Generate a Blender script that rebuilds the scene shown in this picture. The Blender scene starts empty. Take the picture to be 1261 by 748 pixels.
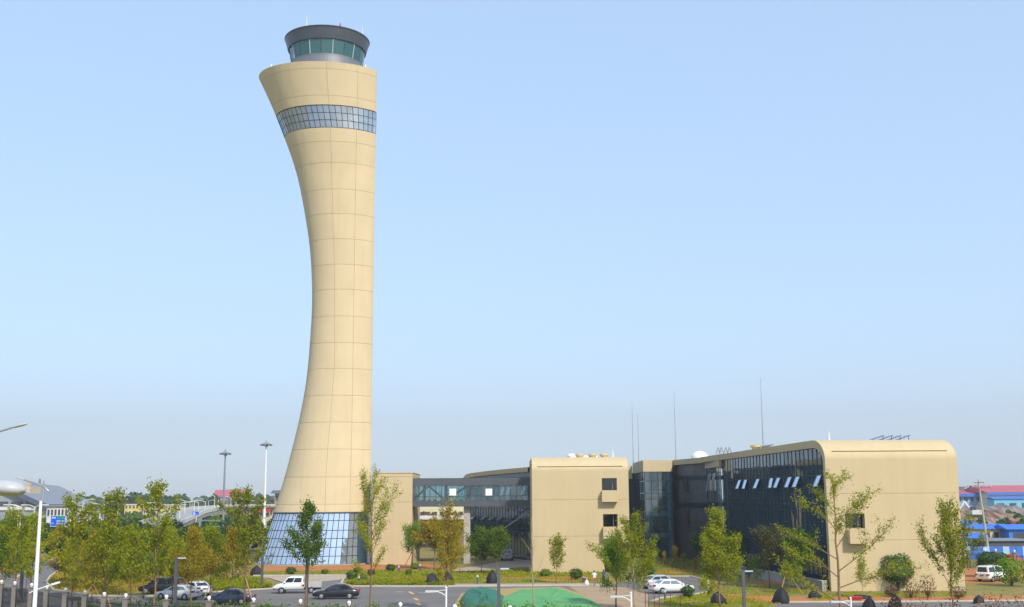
import bpy, math, random
import numpy as np
from mathutils import Vector, Matrix, Euler
R = math.radians
HAZE = .00027
SC = bpy.context.scene
COL = SC.collection
# ------------------------------------------------------------------ camera
PITCH, ROLL, FPX, CAMZ = R(9.52), R(0.33), 1425.0, 10.0
cam_d = bpy.data.cameras.new('camera'); cam = bpy.data.objects.new('camera', cam_d); COL.objects.link(cam)
CAMR = Matrix.Rotation(math.pi/2+PITCH, 3, 'X') @ Matrix.Rotation(-ROLL, 3, 'Z')
cam.matrix_world = Matrix.Translation((0, 0, CAMZ)) @ CAMR.to_4x4()
cam_d.sensor_width = 36; cam_d.lens = FPX/1261*36; cam_d.clip_start = .5; cam_d.clip_end = 9000
SC.camera = cam
# ------------------------------------------------------------------ light
SUN_EL, SUN_AZ = 41, 149          # azimuth clockwise from +Y (view direction): behind the camera to the right
w = bpy.data.worlds.new('World'); SC.world = w; w.use_nodes = True
nt = w.node_tree; bg = nt.nodes['Background']
sky = nt.nodes.new('ShaderNodeTexSky'); sky.sky_type = 'NISHITA'; sky.sun_disc = False
sky.sun_elevation = R(SUN_EL); sky.sun_rotation = R(SUN_AZ); sky.altitude = 60
sky.air_density = 1.0; sky.dust_density = .6; sky.ozone_density = 3.0
veil = nt.nodes.new('ShaderNodeMix'); veil.data_type = 'RGBA'; veil.inputs[0].default_value = .58; veil.inputs[7].default_value = (2.35, 3.25, 4.3, 1)   # even milky haze high in the sky
nt.links.new(sky.outputs[0], veil.inputs[6]); nt.links.new(veil.outputs[2], bg.inputs[0]); bg.inputs[1].default_value = 0.15
sl = bpy.data.lights.new('sun', 'SUN'); sun = bpy.data.objects.new('sun', sl); COL.objects.link(sun)
sl.energy = 2.9; sl.angle = R(5); sl.color = (1, .93, .80)
sd = Vector((math.sin(R(SUN_AZ))*math.cos(R(SUN_EL)), math.cos(R(SUN_AZ))*math.cos(R(SUN_EL)), math.sin(R(SUN_EL))))
sun.rotation_euler = sd.to_track_quat('Z', 'Y').to_euler(); sun.location = (60, -60, 120)
vs = SC.view_settings; vs.view_transform = 'Standard'; vs.look = 'None'; vs.exposure = 0.72; vs.gamma = 1; vs.use_curve_mapping = False
cy = SC.cycles; cy.use_denoising = True; cy.max_bounces = 8; cy.transparent_max_bounces = 12; cy.volume_bounces = 0; cy.caustics_reflective = False; cy.caustics_refractive = False
# ------------------------------------------------------------------ picture <-> place helpers
def ray(x, y): return CAMR @ Vector(((x-630.5)/FPX, -(y-374)/FPX, -1))
def at(x, y, Y):
    d = ray(x, y); return Vector((0, 0, CAMZ)) + d*(Y/d.y)
def gnd(x, y, z=0.0):
    d = ray(x, y); return Vector((0, 0, CAMZ)) + d*((z-CAMZ)/d.z)
def xz(x, y, Y): p = at(x, y, Y); return p.x, p.z
# ------------------------------------------------------------------ materials
MATS = {}
def _n(nt, t, **k):
    n = nt.nodes.new(t)
    for a, b in k.items(): setattr(n, a, b)
    return n
def mat(name, col, rough=.7, metal=0.0, var=.12, scale=.6, col2=None, bump=0.0, bscale=8, spec=.5, rnd=0.0, streak=0.0, trans=0.0, coords='Object', mid=.5, width=.25, stretch=None):
    if name in MATS: return MATS[name]
    m = bpy.data.materials.new(name); m.use_nodes = True; nt = m.node_tree; L = nt.links
    b = nt.nodes['Principled BSDF']; b.inputs['Roughness'].default_value = rough; b.inputs['Metallic'].default_value = metal
    b.inputs['Specular IOR Level'].default_value = spec
    tc = _n(nt, 'ShaderNodeTexCoord'); src = tc.outputs[coords]
    if coords == 'World':
        pass
    if stretch:
        mp = _n(nt, 'ShaderNodeMapping'); mp.inputs['Scale'].default_value = stretch; L.new(src, mp.inputs[0]); src = mp.outputs[0]
    no = _n(nt, 'ShaderNodeTexNoise'); no.inputs['Scale'].default_value = scale; no.inputs['Detail'].default_value = 6; no.inputs['Roughness'].default_value = .62
    L.new(src, no.inputs['Vector'])
    rp = _n(nt, 'ShaderNodeValToRGB'); rp.color_ramp.elements[0].position = mid-width; rp.color_ramp.elements[1].position = mid+width
    c = np.array(col[:3]); 
    c1 = np.array(col2[:3]) if col2 is not None else c*(1+var); c0 = c if col2 is not None else c*(1-var)
    rp.color_ramp.elements[0].color = (*c0, 1); rp.color_ramp.elements[1].color = (*c1, 1)
    L.new(no.outputs[0], rp.inputs[0]); out = rp.outputs[0]
    if streak:
        mp = _n(nt, 'ShaderNodeMapping'); mp.inputs['Scale'].default_value = (.9, .9, .05); L.new(tc.outputs[coords], mp.inputs[0])
        n2 = _n(nt, 'ShaderNodeTexNoise'); n2.inputs['Scale'].default_value = 1.3; n2.inputs['Detail'].default_value = 5; L.new(mp.outputs[0], n2.inputs['Vector'])
        r2 = _n(nt, 'ShaderNodeMapRange'); r2.inputs[1].default_value = .42; r2.inputs[2].default_value = .75; r2.inputs[3].default_value = 1; r2.inputs[4].default_value = 1-streak; L.new(n2.outputs[0], r2.inputs[0])
        mx = _n(nt, 'ShaderNodeMix', data_type='RGBA', blend_type='MULTIPLY'); mx.inputs[0].default_value = 1; L.new(out, mx.inputs[6]); L.new(r2.outputs[0], mx.inputs[7]); out = mx.outputs[2]
    if rnd:
        oi = _n(nt, 'ShaderNodeObjectInfo'); hs = _n(nt, 'ShaderNodeHueSaturation')
        r3 = _n(nt, 'ShaderNodeMapRange'); r3.inputs[3].default_value = 1-rnd; r3.inputs[4].default_value = 1+rnd; L.new(oi.outputs['Random'], r3.inputs[0]); L.new(r3.outputs[0], hs.inputs['Value'])
        L.new(out, hs.inputs['Color']); out = hs.outputs[0]
    L.new(out, b.inputs['Base Color'])
    if bump:
        n3 = _n(nt, 'ShaderNodeTexNoise'); n3.inputs['Scale'].default_value = bscale; n3.inputs['Detail'].default_value = 4; L.new(tc.outputs[coords], n3.inputs['Vector'])
        bp = _n(nt, 'ShaderNodeBump'); bp.inputs['Strength'].default_value = bump; bp.inputs['Distance'].default_value = .05; L.new(n3.outputs[0], bp.inputs['Height']); L.new(bp.outputs[0], b.inputs['Normal'])
    if trans:
        tl = _n(nt, 'ShaderNodeBsdfTranslucent'); L.new(out, tl.inputs[0]); ms = _n(nt, 'ShaderNodeMixShader'); ms.inputs[0].default_value = trans
        L.new(b.outputs[0], ms.inputs[1]); L.new(tl.outputs[0], ms.inputs[2]); L.new(ms.outputs[0], nt.nodes['Material Output'].inputs[0])
    MATS[name] = m; return m
def glass(name, tint, refl=.12, gloss=(.9, .95, 1), rough=.02, wob=0.0, rnd=.0, ior=1.45, body=None, bw=.3):
    if name in MATS: return MATS[name]
    m = bpy.data.materials.new(name); m.use_nodes = True; nt = m.node_tree; L = nt.links; nt.nodes.remove(nt.nodes['Principled BSDF'])
    tr = _n(nt, 'ShaderNodeBsdfTransparent'); tr.inputs[0].default_value = (*tint, 1)
    gl = _n(nt, 'ShaderNodeBsdfGlossy'); gl.inputs[0].default_value = (*gloss, 1); gl.inputs['Roughness'].default_value = rough
    fr = _n(nt, 'ShaderNodeFresnel'); fr.inputs[0].default_value = ior
    ad = _n(nt, 'ShaderNodeMath', operation='ADD', use_clamp=True); ad.inputs[1].default_value = refl; L.new(fr.outputs[0], ad.inputs[0])
    if rnd:
        oi = _n(nt, 'ShaderNodeObjectInfo'); mr = _n(nt, 'ShaderNodeMapRange'); mr.inputs[3].default_value = refl-rnd; mr.inputs[4].default_value = refl+rnd
        L.new(oi.outputs['Random'], mr.inputs[0]); L.new(mr.outputs[0], ad.inputs[1])
    under = tr.outputs[0]
    if body:      # tint and dust of coated glass; on tower panes, painted sky reflection
        df = _n(nt, 'ShaderNodeBsdfDiffuse'); df.inputs[0].default_value = (*body, 1); m1 = _n(nt, 'ShaderNodeMixShader'); m1.inputs[0].default_value = bw; L.new(under, m1.inputs[1]); L.new(df.outputs[0], m1.inputs[2]); under = m1.outputs[0]
    ms = _n(nt, 'ShaderNodeMixShader'); L.new(ad.outputs[0], ms.inputs[0]); L.new(under, ms.inputs[1]); L.new(gl.outputs[0], ms.inputs[2])
    if wob:
        tc = _n(nt, 'ShaderNodeTexCoord'); no = _n(nt, 'ShaderNodeTexNoise'); no.inputs['Scale'].default_value = .55; no.inputs['Detail'].default_value = 1; L.new(tc.outputs['Object'], no.inputs['Vector'])
        bp = _n(nt, 'ShaderNodeBump'); bp.inputs['Strength'].default_value = wob; bp.inputs['Distance'].default_value = .2; L.new(no.outputs[0], bp.inputs['Height']); L.new(bp.outputs[0], gl.inputs['Normal'])
    L.new(ms.outputs[0], nt.nodes['Material Output'].inputs[0]); MATS[name] = m; return m
STUCCO = mat('stucco', (.60, .475, .29), .85, var=.05, scale=.35, bump=.25, bscale=5, rnd=.018, streak=.05)
STUCCO2 = mat('stucco_wall', (.545, .43, .25), .85, var=.05, scale=.3, bump=.2, bscale=6, streak=.05)
JOINT = mat('joint', (.22, .18, .13), .9)
DARKM = mat('dark_metal', (.055, .06, .068), .5, metal=.3)
GREYM = mat('grey_metal', (.12, .125, .135), .45, metal=.4)
MULL = mat('mullion', (.05, .06, .07), .45, metal=.5)
WHITE = mat('white_paint', (.75, .76, .78), .45, var=.05)
FASC = mat('fascia', (.085, .095, .11), .5, metal=.2, var=.15)
CAB = mat('cab_fascia', (.075, .085, .105), .4, metal=.4, var=.1)
CONC = mat('concrete', (.42, .38, .33), .85, var=.15, scale=.4, bump=.2)
CONC2 = mat('grey_concrete', (.33, .32, .31), .8, var=.12, scale=.5)
STONE = mat('dark_stone', (.11, .107, .108), .6, var=.2, scale=.8, rnd=.12)
INTER = mat('interior', (.15, .19, .22), .8, var=.3, scale=.3)
SLABM = mat('slab_edge', (.62, .76, .78), .6)
CURT = mat('curtain', (.25, .27, .27), .8, var=.3, scale=1)
GL_DARK = glass('glass_dark', (.36, .50, .56), .05, rnd=.035, wob=.05, body=(.05, .115, .16), bw=.45)
GL_WING = glass('glass_wing', (.26, .42, .50), .03, rnd=.02, ior=1.40, body=(.05, .12, .17), bw=.35)
GL_TEAL = glass('glass_teal', (.50, .74, .78), .05, rnd=.03, body=(.06, .15, .19), bw=.25)
GL_CAB = glass('glass_cab', (.12, .45, .44), .03, body=(.03, .17, .17), bw=.5)
GL_SKY = glass('glass_sky', (.30, .38, .46), .52, gloss=(.86, .93, 1), rnd=.10, wob=.12, body=(.60, .70, .84), bw=.5)  # pale body colour paints in part of the sky reflection
GL_BAND = glass('glass_band', (.80, .88, .96), .22, rnd=.08, wob=.05, body=(.55, .66, .82), bw=.25)  # pale body lightens the band in place of reflected sky
GL_WIN = glass('glass_window', (.22, .26, .28), .02)
BLACKC = mat('black_net', (.012, .013, .015), .75, var=.5, scale=5, bump=.6, bscale=6)
ASPH = mat('asphalt', (.155, .14, .13), .85, scale=.18, var=.22, bump=.2, bscale=20)
PATH = mat('path', (.40, .32, .24), .9, scale=.3, var=.2)
KERB = mat('kerb', (.50, .44, .36), .85, var=.15, scale=1)
SOIL = mat('soil', (.48, .165, .032), .95, col2=(.36, .15, .045), scale=.5, bump=.5, bscale=4)
LINEW = mat('line_white', (.65, .64, .6), .7, var=.25, scale=2)
LINEY = mat('line_yellow', (.65, .38, .10), .7, var=.2, scale=2)
LAWN = mat('lawn', (.14, .17, .022), .95, col2=(.32, .18, .05), scale=.28, mid=.52, width=.16, bump=.6, bscale=5)
LEAFS = {
 'yg': mat('leaf_yellow_green', (.23, .30, .008), .7, col2=(.38, .36, .010), scale=.8, spec=.12, trans=.45, rnd=.2),
 'g': mat('leaf_green', (.10, .20, .012), .7, col2=(.19, .27, .016), scale=.8, spec=.12, trans=.4, rnd=.2),
 'dg': mat('leaf_dark_green', (.035, .095, .012), .7, col2=(.07, .14, .016), scale=.9, spec=.15, trans=.25, rnd=.15),
 'or': mat('leaf_orange', (.40, .25, .012), .7, col2=(.30, .28, .012), scale=.8, spec=.12, trans=.4, rnd=.15),
 'rd': mat('leaf_red', (.20, .07, .035), .6, col2=(.12, .09, .03), scale=1.5, trans=.25, rnd=.15),
 'br': mat('leaf_bronze', (.11, .075, .02), .6, col2=(.06, .085, .018), scale=.9, trans=.25, rnd=.15)}
BARK = mat('bark', (.22, .125, .065), .9, var=.3, scale=2, rnd=.15)
BARKD = mat('bark_dark', (.09, .06, .04), .9, var=.3, scale=2)
BARKP = mat('bark_pale', (.34, .25, .16), .9, var=.25, scale=2)
STAKE = mat('stake_wood', (.40, .24, .10), .85, var=.2, scale=3)
# ------------------------------------------------------------------ mesh builder
class MB:
    def __init__(s): s.v = []; s.f = []; s.mi = []
    def add(s, vs, fs, m=0):
        b = len(s.v); s.v += [tuple(p) for p in vs]; s.f += [tuple(i+b for i in q) for q in fs]; s.mi += [m]*len(fs); return s
    def box(s, x0, x1, y0, y1, z0, z1, m=0):
        return s.add([(x0,y0,z0),(x1,y0,z0),(x1,y1,z0),(x0,y1,z0),(x0,y0,z1),(x1,y0,z1),(x1,y1,z1),(x0,y1,z1)],
                     [(0,3,2,1),(4,5,6,7),(0,1,5,4),(1,2,6,5),(2,3,7,6),(3,0,4,7)], m)
    def bar(s, a, b, wd, ht, up=(0,0,1), m=0):
        a = Vector(a); b = Vector(b); d = (b-a).normalized(); u = Vector(up)
        if abs(d.dot(u)) > .98: u = Vector((0,1,0))
        r = d.cross(u).normalized()*wd/2; u = r.cross(d).normalized()*ht/2
        P = [a-r-u, a+r-u, a+r+u, a-r+u, b-r-u, b+r-u, b+r+u, b-r+u]
        return s.add(P, [(0,3,2,1),(4,5,6,7),(0,1,5,4),(1,2,6,5),(2,3,7,6),(3,0,4,7)], m)
    def tube(s, pts, rad, n=6, cap=True, m=0):
        pts = [Vector(p) for p in pts]; k = len(pts)
        if not hasattr(rad, '__len__'): rad = [rad]*k
        V = []; F = []
        for i, p in enumerate(pts):
            d = (pts[min(i+1,k-1)]-pts[max(i-1,0)]).normalized()
            u = Vector((1,0,0)) if abs(d.x) < .8 else Vector((0,1,0))
            a = d.cross(u).normalized(); b = d.cross(a)
            for j in range(n):
                t = 2*math.pi*j/n; V.append(p+(a*math.cos(t)+b*math.sin(t))*rad[i])
        for i in range(k-1):
            for j in range(n):
                F.append((i*n+j, i*n+(j+1)%n, (i+1)*n+(j+1)%n, (i+1)*n+j))
        if cap: F.append(tuple(range(n))[::-1]); F.append(tuple(range((k-1)*n, k*n)))
        return s.add(V, F, m)
    def lathe(s, prof, n=24, c=(0,0,0), axis='z', m=0):
        V = []; F = []; k = len(prof)
        for r, z in prof:
            for j in range(n):
                t = 2*math.pi*j/n
                p = (r*math.cos(t), r*math.sin(t), z) if axis == 'z' else (r*math.cos(t), z, r*math.sin(t))
                V.append((p[0]+c[0], p[1]+c[1], p[2]+c[2]))
        for i in range(k-1):
            for j in range(n): F.append((i*n+j, i*n+(j+1)%n, (i+1)*n+(j+1)%n, (i+1)*n+j))
        return s.add(V, F, m)
    def grid(s, rows, m=0, close=False):
        n = len(rows[0]); V = [p for r in rows for p in r]; F = []
        for i in range(len(rows)-1):
            for j in range(n if close else n-1): F.append((i*n+j, i*n+(j+1)%n, (i+1)*n+(j+1)%n, (i+1)*n+j))
        return s.add(V, F, m)
    def prism(s, poly, z0, z1, m=0):
        n = len(poly); V = [(x,y,z0) for x,y in poly]+[(x,y,z1) for x,y in poly]
        F = [tuple(range(n))[::-1], tuple(range(n,2*n))]+[(i,(i+1)%n,n+(i+1)%n,n+i) for i in range(n)]
        return s.add(V, F, m)
    def build(s, name, mats, parent=None, smooth=False, world=True, kind=None):
        me = bpy.data.meshes.new(name)
        o0 = Vector(parent['_w']) if (parent is not None and world and '_w' in parent) else Vector((0,0,0))
        me.from_pydata([(p[0]-o0.x, p[1]-o0.y, p[2]-o0.z) for p in s.v], [], s.f)
        mats = mats if isinstance(mats, (list, tuple)) else [mats]
        for m in mats: me.materials.append(m)
        if len(mats) > 1: me.polygons.foreach_set('material_index', s.mi)
        if smooth: me.polygons.foreach_set('use_smooth', [True]*len(me.polygons))
        me.update()
        o = bpy.data.objects.new(name, me); COL.objects.link(o)
        if parent is not None:
            o.parent = parent
            if '_w' in parent: o['_w'] = list(o0)
        if kind: o['kind'] = kind
        return o
def meshobj(name, me, parent=None, loc=(0,0,0), rot=(0,0,0), scale=(1,1,1)):
    o = bpy.data.objects.new(name, me); COL.objects.link(o); o.parent = parent
    o.location = loc; o.rotation_euler = rot; o.scale = scale; return o
def tag(o, label, cat, group=None, kind=None):
    if label: o['label'] = label
    if cat: o['category'] = cat
    if group: o['group'] = group
    if kind: o['kind'] = kind
    return o
def thing(name, label, cat, loc=(0,0,0), group=None, rz=0):
    o = bpy.data.objects.new(name, None); COL.objects.link(o); o.location = loc; o.empty_display_size = .5
    o['_w'] = list(loc); o.rotation_euler = (0,0,rz); return tag(o, label, cat, group)
def struct(o): o['kind'] = 'structure'; return o
def copy_tree(o, parent=None):
    c = o.copy(); COL.objects.link(c); c.parent = parent
    for ch in list(o.children): copy_tree(ch, c)
    return c
def holes_wall(mb, x0, x1, z0, z1, y0, y1, holes=(), m=0):
    """vertical wall slab (front y0, back y1) with rectangular openings and real reveals"""
    xs = sorted({x0, x1, *[h[0] for h in holes], *[h[1] for h in holes]}); zs = sorted({z0, z1, *[h[2] for h in holes], *[h[3] for h in holes]})
    def solid(i, j):
        if i < 0 or j < 0 or i >= len(xs)-1 or j >= len(zs)-1: return False
        cx, cz = (xs[i]+xs[i+1])/2, (zs[j]+zs[j+1])/2
        return not any(h[0] < cx < h[1] and h[2] < cz < h[3] for h in holes)
    for i in range(len(xs)-1):
        for j in range(len(zs)-1):
            if not solid(i, j): continue
            a, b, c, d = xs[i], xs[i+1], zs[j], zs[j+1]
            mb.add([(a,y0,c),(b,y0,c),(b,y0,d),(a,y0,d)], [(0,1,2,3)], m); mb.add([(a,y1,c),(a,y1,d),(b,y1,d),(b,y1,c)], [(0,1,2,3)], m)
            if not solid(i-1, j): mb.add([(a,y0,c),(a,y0,d),(a,y1,d),(a,y1,c)], [(0,1,2,3)], m)
            if not solid(i+1, j): mb.add([(b,y0,c),(b,y1,c),(b,y1,d),(b,y0,d)], [(0,1,2,3)], m)
            if not solid(i, j-1): mb.add([(a,y0,c),(a,y1,c),(b,y1,c),(b,y0,c)], [(0,1,2,3)], m)
            if not solid(i, j+1): mb.add([(a,y0,d),(b,y0,d),(b,y1,d),(a,y1,d)], [(0,1,2,3)], m)
    return mb
# ------------------------------------------------------------------ control tower
TYC = 187.5
def lerp_tab(tab, x):
    xs = [t[0] for t in tab]; return float(np.interp(x, xs, [t[1] for t in tab]))
left_px = [(318.2,95),(327,113),(336.4,134),(340.5,144),(350.5,170),(364.2,208),(371.4,240),(377.4,276),(381,298),(383.4,328.5),(384.6,360.5),(383.8,392.6),(381.4,424.7),(379,456.8),(373.5,493),(365.6,530),(358.9,556),(351,587),(337,630.6),(315,695.5)]
T0 = at(395, 613, TYC); EV = Vector((-T0.x, -TYC, 0)).normalized(); EU = Vector((-EV.y, EV.x, 0))   # towards the camera / to the right of it
VS = .80                                                                                          # plan is a little shallower than wide
def at_u(x, y, v=0.0):
    d = ray(x, y); o = Vector((T0.x, TYC, 0))+EV*v; t = (o.dot(EV))/d.dot(EV); p = Vector((0, 0, CAMZ))+d*t
    return (p-o).dot(EU), p.z
LZ = sorted([at_u(x, y)[::-1] for x, y in left_px]); LZ[0] = (0.0, LZ[0][1])
# smooth the silhouette so the loft has no kinks
_zs = np.linspace(0, LZ[-1][0], 240); _xs = np.interp(_zs, [a for a, b in LZ], [b for a, b in LZ])
_k = np.ones(17)/17; _pad = np.concatenate([2*_xs[0]-_xs[8:0:-1], _xs, 2*_xs[-1]-_xs[-2:-10:-1]]); _xs = np.convolve(_pad, _k, 'valid')
UL = lambda z: float(np.interp(z, _zs, _xs))
UR = at_u(459.2, 457, 3)[0]
ZT = LZ[-1][0]-.15
KT = [(0,.80),(ZT*.5,.88),(ZT*.72,.84),(ZT,.74)]
def sect(z):
    k = lerp_tab(KT, z); wd = UR-UL(z); r = wd/(1+k); return UR-k*r, r, math.asin(k)
def tpt(z, a, off=0.0):
    """surface point: a = angle from the front, positive to the right"""
    cx, r, aR = sect(z); r += off
    u, v = cx+r*math.sin(a), r*math.cos(a)*VS; u = min(u, UR-v*.03)
    return Vector((T0.x+EU.x*u+EV.x*v, TYC+EU.y*u+EV.y*v, z))
def zfront(y, x=425):
    z = 40.0
    for _ in range(8):
        cx, r, aR = sect(max(0, min(ZT, z))); z = at_u(x, y, r*.97*VS)[1]
    return z
TB = Vector((T0.x, TYC, 0))
tower = thing('control_tower', 'tall flared cream control tower with dark round cab on top', 'control tower', TB)
jA = [(590,401),(560,403),(450,412),(340,412),(160,407),(85,402)]; jB = [(590,431.5),(560,432.6),(450,434.5),(340,436),(160,439),(85,441)]; jC = [(590,371),(560,375),(450,386),(340,388),(160,374),(85,354.5)]
def jang(tab, z):
    y = float(np.interp(z, [zfront(t[0]) for t in tab], [t[0] for t in tab])); x = float(np.interp(-y, [-t[0] for t in tab], [t[1] for t in tab]))
    cx, r, aR = sect(z); X = at_u(x, y, r*.9*VS)[0]; return math.asin(max(-.97, min(.97, (X-cx)/r)))
_zz = np.linspace(0, ZT, 24); _ja = [[jang(t, z) for z in _zz] for t in (jA, jB, jC)]
def cols(z):
    aR = sect(z)[2]; A, B, C = [float(np.interp(z, _zz, q)) for q in _ja]
    back = -(2*math.pi-(math.pi-aR))   # where the rear of the arc meets the flat side
    rest = np.linspace(C, back, 7)
    return [aR, B, A, *[float(t) for t in rest]]
zr_px = [621, 587.4, 553.2, 520, 487, 454, 422, 389.4, 356.5, 325.7, 294.4, 263.5, 233.4, 201, 175]
Z_GL = zfront(630.8); Z_B0 = zfront(158.3); Z_B1 = zfront(130.5); Z_P = zfront(86.5); ZTOP = ZT
rows = [Z_GL, *[zfront(y) for y in zr_px], Z_B0]
rows2 = [Z_B1, zfront(119), Z_P, ZTOP]
GAP = .035; DEP = .22
def tpanel(za, zb, c0, c1, gapz=GAP):
    mb = MB(); nz, na = 3, 9
    def P(i, j, off):
        z = za+gapz/2+(zb-za-gapz)*i/nz
        a0, a1 = cols(z)[c0], cols(z)[c1]; r = sect(z)[1]; g = GAP/2/r; s = 1 if a1 > a0 else -1
        a = a0+s*g+(a1-a0-2*s*g)*j/na; return tpt(z, a, off)
    front = [[P(i, j, 0) for j in range(na+1)] for i in range(nz+1)]; back = [[P(i, j, -DEP) for j in range(na+1)] for i in range(nz+1)]
    mb.grid([r[::-1] for r in front])
    e = lambda A, B: mb.grid([A, B])
    e(front[0], back[0]); e(back[-1], front[-1]); e([r[0] for r in back], [r[0] for r in front]); e([r[-1] for r in front], [r[-1] for r in back])
    return mb.build('cladding_panel', STUCCO, tower, smooth=True)
NC = 9
for rr in (rows, rows2):
    for i in range(len(rr)-1):
        for c in range(NC): tpanel(rr[i], rr[i+1], c, c+1)
# solid core behind the joints and the flat side wall
def core(za, zb, off, name, m, n=14):
    mb = MB(); rws = []
    for i in range(n+1):
        z = za+(zb-za)*i/n; cx, r, aR = sect(z); A = np.linspace(aR, -(math.pi+ (math.pi/2-aR) + (math.pi/2) - math.pi) - math.pi*0 , 2)
        back = -(math.pi+aR)
        ring = [tpt(z, float(a), off) for a in np.linspace(aR, back, 44)]
        rws.append(ring)
    mb.grid([r[::-1] for r in rws], close=True); return mb.build(name, m, tower)
core(Z_GL, Z_B0, -.14, 'shaft_core', JOINT, 24); core(Z_B1, ZTOP-.05, -.14, 'crown_core', JOINT)
# flat right-hand side: plain wall panels one per row
for rr in (rows, rows2):
    for i in range(len(rr)-1):
        mb = MB(); za, zb = rr[i]+GAP/2, rr[i+1]-GAP/2
        def FP(z, k, o): a_ = sect(z)[2]; p0 = tpt(z, a_, o); p1 = tpt(z, -(math.pi+a_), o); q = p0.lerp(p1, .005+.99*k); return q
        mb.add([FP(za,0,0),FP(za,1,0),FP(zb,1,0),FP(zb,0,0),FP(za,0,-.3),FP(za,1,-.3),FP(zb,1,-.3),FP(zb,0,-.3)], [(0,1,2,3),(0,4,5,1),(3,2,6,7),(0,3,7,4),(1,5,6,2)])
        mb.build('side_panel', STUCCO, tower)
# curtain-wall bands: individual panes, mullions and transoms
def band(zlist, acols, off, gl, parent, mname='mullion'):
    for i in range(len(zlist)-1):
        for j in range(len(acols)-1):
            za, zb = zlist[i]+.05, zlist[i+1]-.05; d = .006
            a0, a1 = acols[j]-d, acols[j+1]+d
            jit = random.uniform(-.012, .012)
            q = [tpt(za, a0, off+jit), tpt(za, a1, off-jit), tpt(zb, a1, off-jit*.5), tpt(zb, a0, off+jit)]
            MB().add(q, [(3,2,1,0)]).build('pane', gl, parent)
    mv = MB()
    for a in acols: mv.tube([tpt(z, a, off+.02) for z in np.linspace(zlist[0], zlist[-1], 5)], .04, 4)
    mv.build('mullion_set', MULL, parent)
    mh = MB()
    for z in zlist: mh.tube([tpt(z, float(a), off+.02) for a in np.linspace(acols[0], acols[-1], 60)], .042, 4)
    mh.build('transom_set', MULL, parent)
random.seed(3)
zb_rows = list(np.linspace(Z_B0+.05, Z_B1-.05, 4)); aRb = sect(Z_B0)[2]
core(Z_B0-.02, Z_B1+.02, -.5, 'band_core', mat('spandrel', (.55,.66,.80), .5), 3)  # pale blue backing stands in for the light reflected by the band
band(zb_rows, list(np.linspace(aRb-.03, -(math.pi+aRb)+.03, 47)), -.05, GL_BAND, tower)
zg_rows = [0.12, *[zfront(y, 400) for y in (685.3, 674.3, 663.6, 653.5, 641.4)], Z_GL-.12]
aRg = sect(1)[2]; aDoor = aRg-.30
core(.0, Z_GL, -1.5, 'lobby_core', mat('lobby_blind', (.42,.48,.55), .7), 4)
band(zg_rows, list(np.linspace(aDoor, -(math.pi+aRg)+.05, 48)), -.12, GL_SKY, tower)
mb = MB(); mb.grid([[tpt(z, a, .02) for a in np.linspace(aDoor-.005, aRg, 4)][::-1] for z in np.linspace(.0, Z_GL-.06, 5)]); mb.build('entrance_glazing', GL_DARK, tower)
mb = MB(); q_ = tpt(1, sect(1)[2]-.04, .1); mb.box(q_.x-.25, q_.x+.2, q_.y-.2, q_.y+.2, 0, Z_GL-.1); mb.build('entrance_column', WHITE, tower)
mb = MB(); mb.tube([tpt(Z_GL-.08, float(a), .06) for a in np.linspace(aRg, -(math.pi+aRg), 70)], .11, 4); mb.build('sill_trim', GREYM, tower)
mb = MB(); rg = []
for z in (0, .14): rg.append([tpt(z, float(a), .12 if z == 0 else .12) for a in np.linspace(aRg, -(math.pi+aRg), 70)])
rg.append([tpt(.14, float(a), -.4) for a in np.linspace(aRg, -(math.pi+aRg), 70)]); mb.grid(rg); mb.build('plinth', CONC2, tower)
# crown roof deck and parapet coping
cx, r, aR = sect(ZTOP); ring = [tpt(ZTOP, float(a), -.2) for a in np.linspace(aR, -(math.pi+aR), 60)]
mb = MB(); mb.add([(p.x, p.y, ZTOP-.35) for p in ring], [tuple(range(60))[::-1]]); mb.build('roof_deck', CONC2, tower)
mb = MB(); o1 = [tpt(ZTOP, float(a), .0) for a in np.linspace(aR, -(math.pi+aR), 60)]; o2 = [tpt(ZTOP, float(a), -.35) for a in np.linspace(aR, -(math.pi+aR), 60)]
up = Vector((0,0,.06)); mb.grid([o1, [p+up for p in o1], [p+up for p in o2], o2], close=True); mb.build('coping', STUCCO, tower)
# cab
CX = at(403, 60, TYC).x; CYc = TYC
def cabz(y, rad): return at(403, y, CYc-rad).z
pxm = (at(455, 55, CYc)-at(351, 55, CYc)).x/104
r_top, r_low, r_g1, r_g0, r_base = 52*pxm, 47.5*pxm, 46*pxm, 43*pxm, 47*pxm
zt1, zt0, zg0, zb0 = cabz(30, r_top), cabz(46.5, r_low), cabz(66, r_g0), ZTOP-.35
cabt = MB(); C0 = (CX, CYc, 0)
cabt.lathe([(r_low-.5, zt0-.02), (r_low, zt0), (r_top-.15, zt1-.35), (r_top, zt1-.1), (r_top-.1, zt1), (r_top-.5, zt1), (r_top-.6, zt1-.5), (.01, zt1-.4)], 64, C0)
cabo = cabt.build('cab_roof', CAB, tower, smooth=False)
mb = MB(); mb.lathe([(.01, zt0-.05), (r_low-.5, zt0-.05)], 48, C0); mb.build('cab_ceiling', mat('cab_ceiling', (.18,.22,.22)), cabo)
mb = MB(); mb.lathe([(r_base+.9, zb0), (r_base+.4, zb0+.5), (r_g0+.25, zg0-.35), (r_g0+.25, zg0), (.01, zg0)], 64, C0); mb.build('cab_base', mat('cab_base', (.15,.155,.17), .5, metal=.3), tower)
NP = 20
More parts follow.
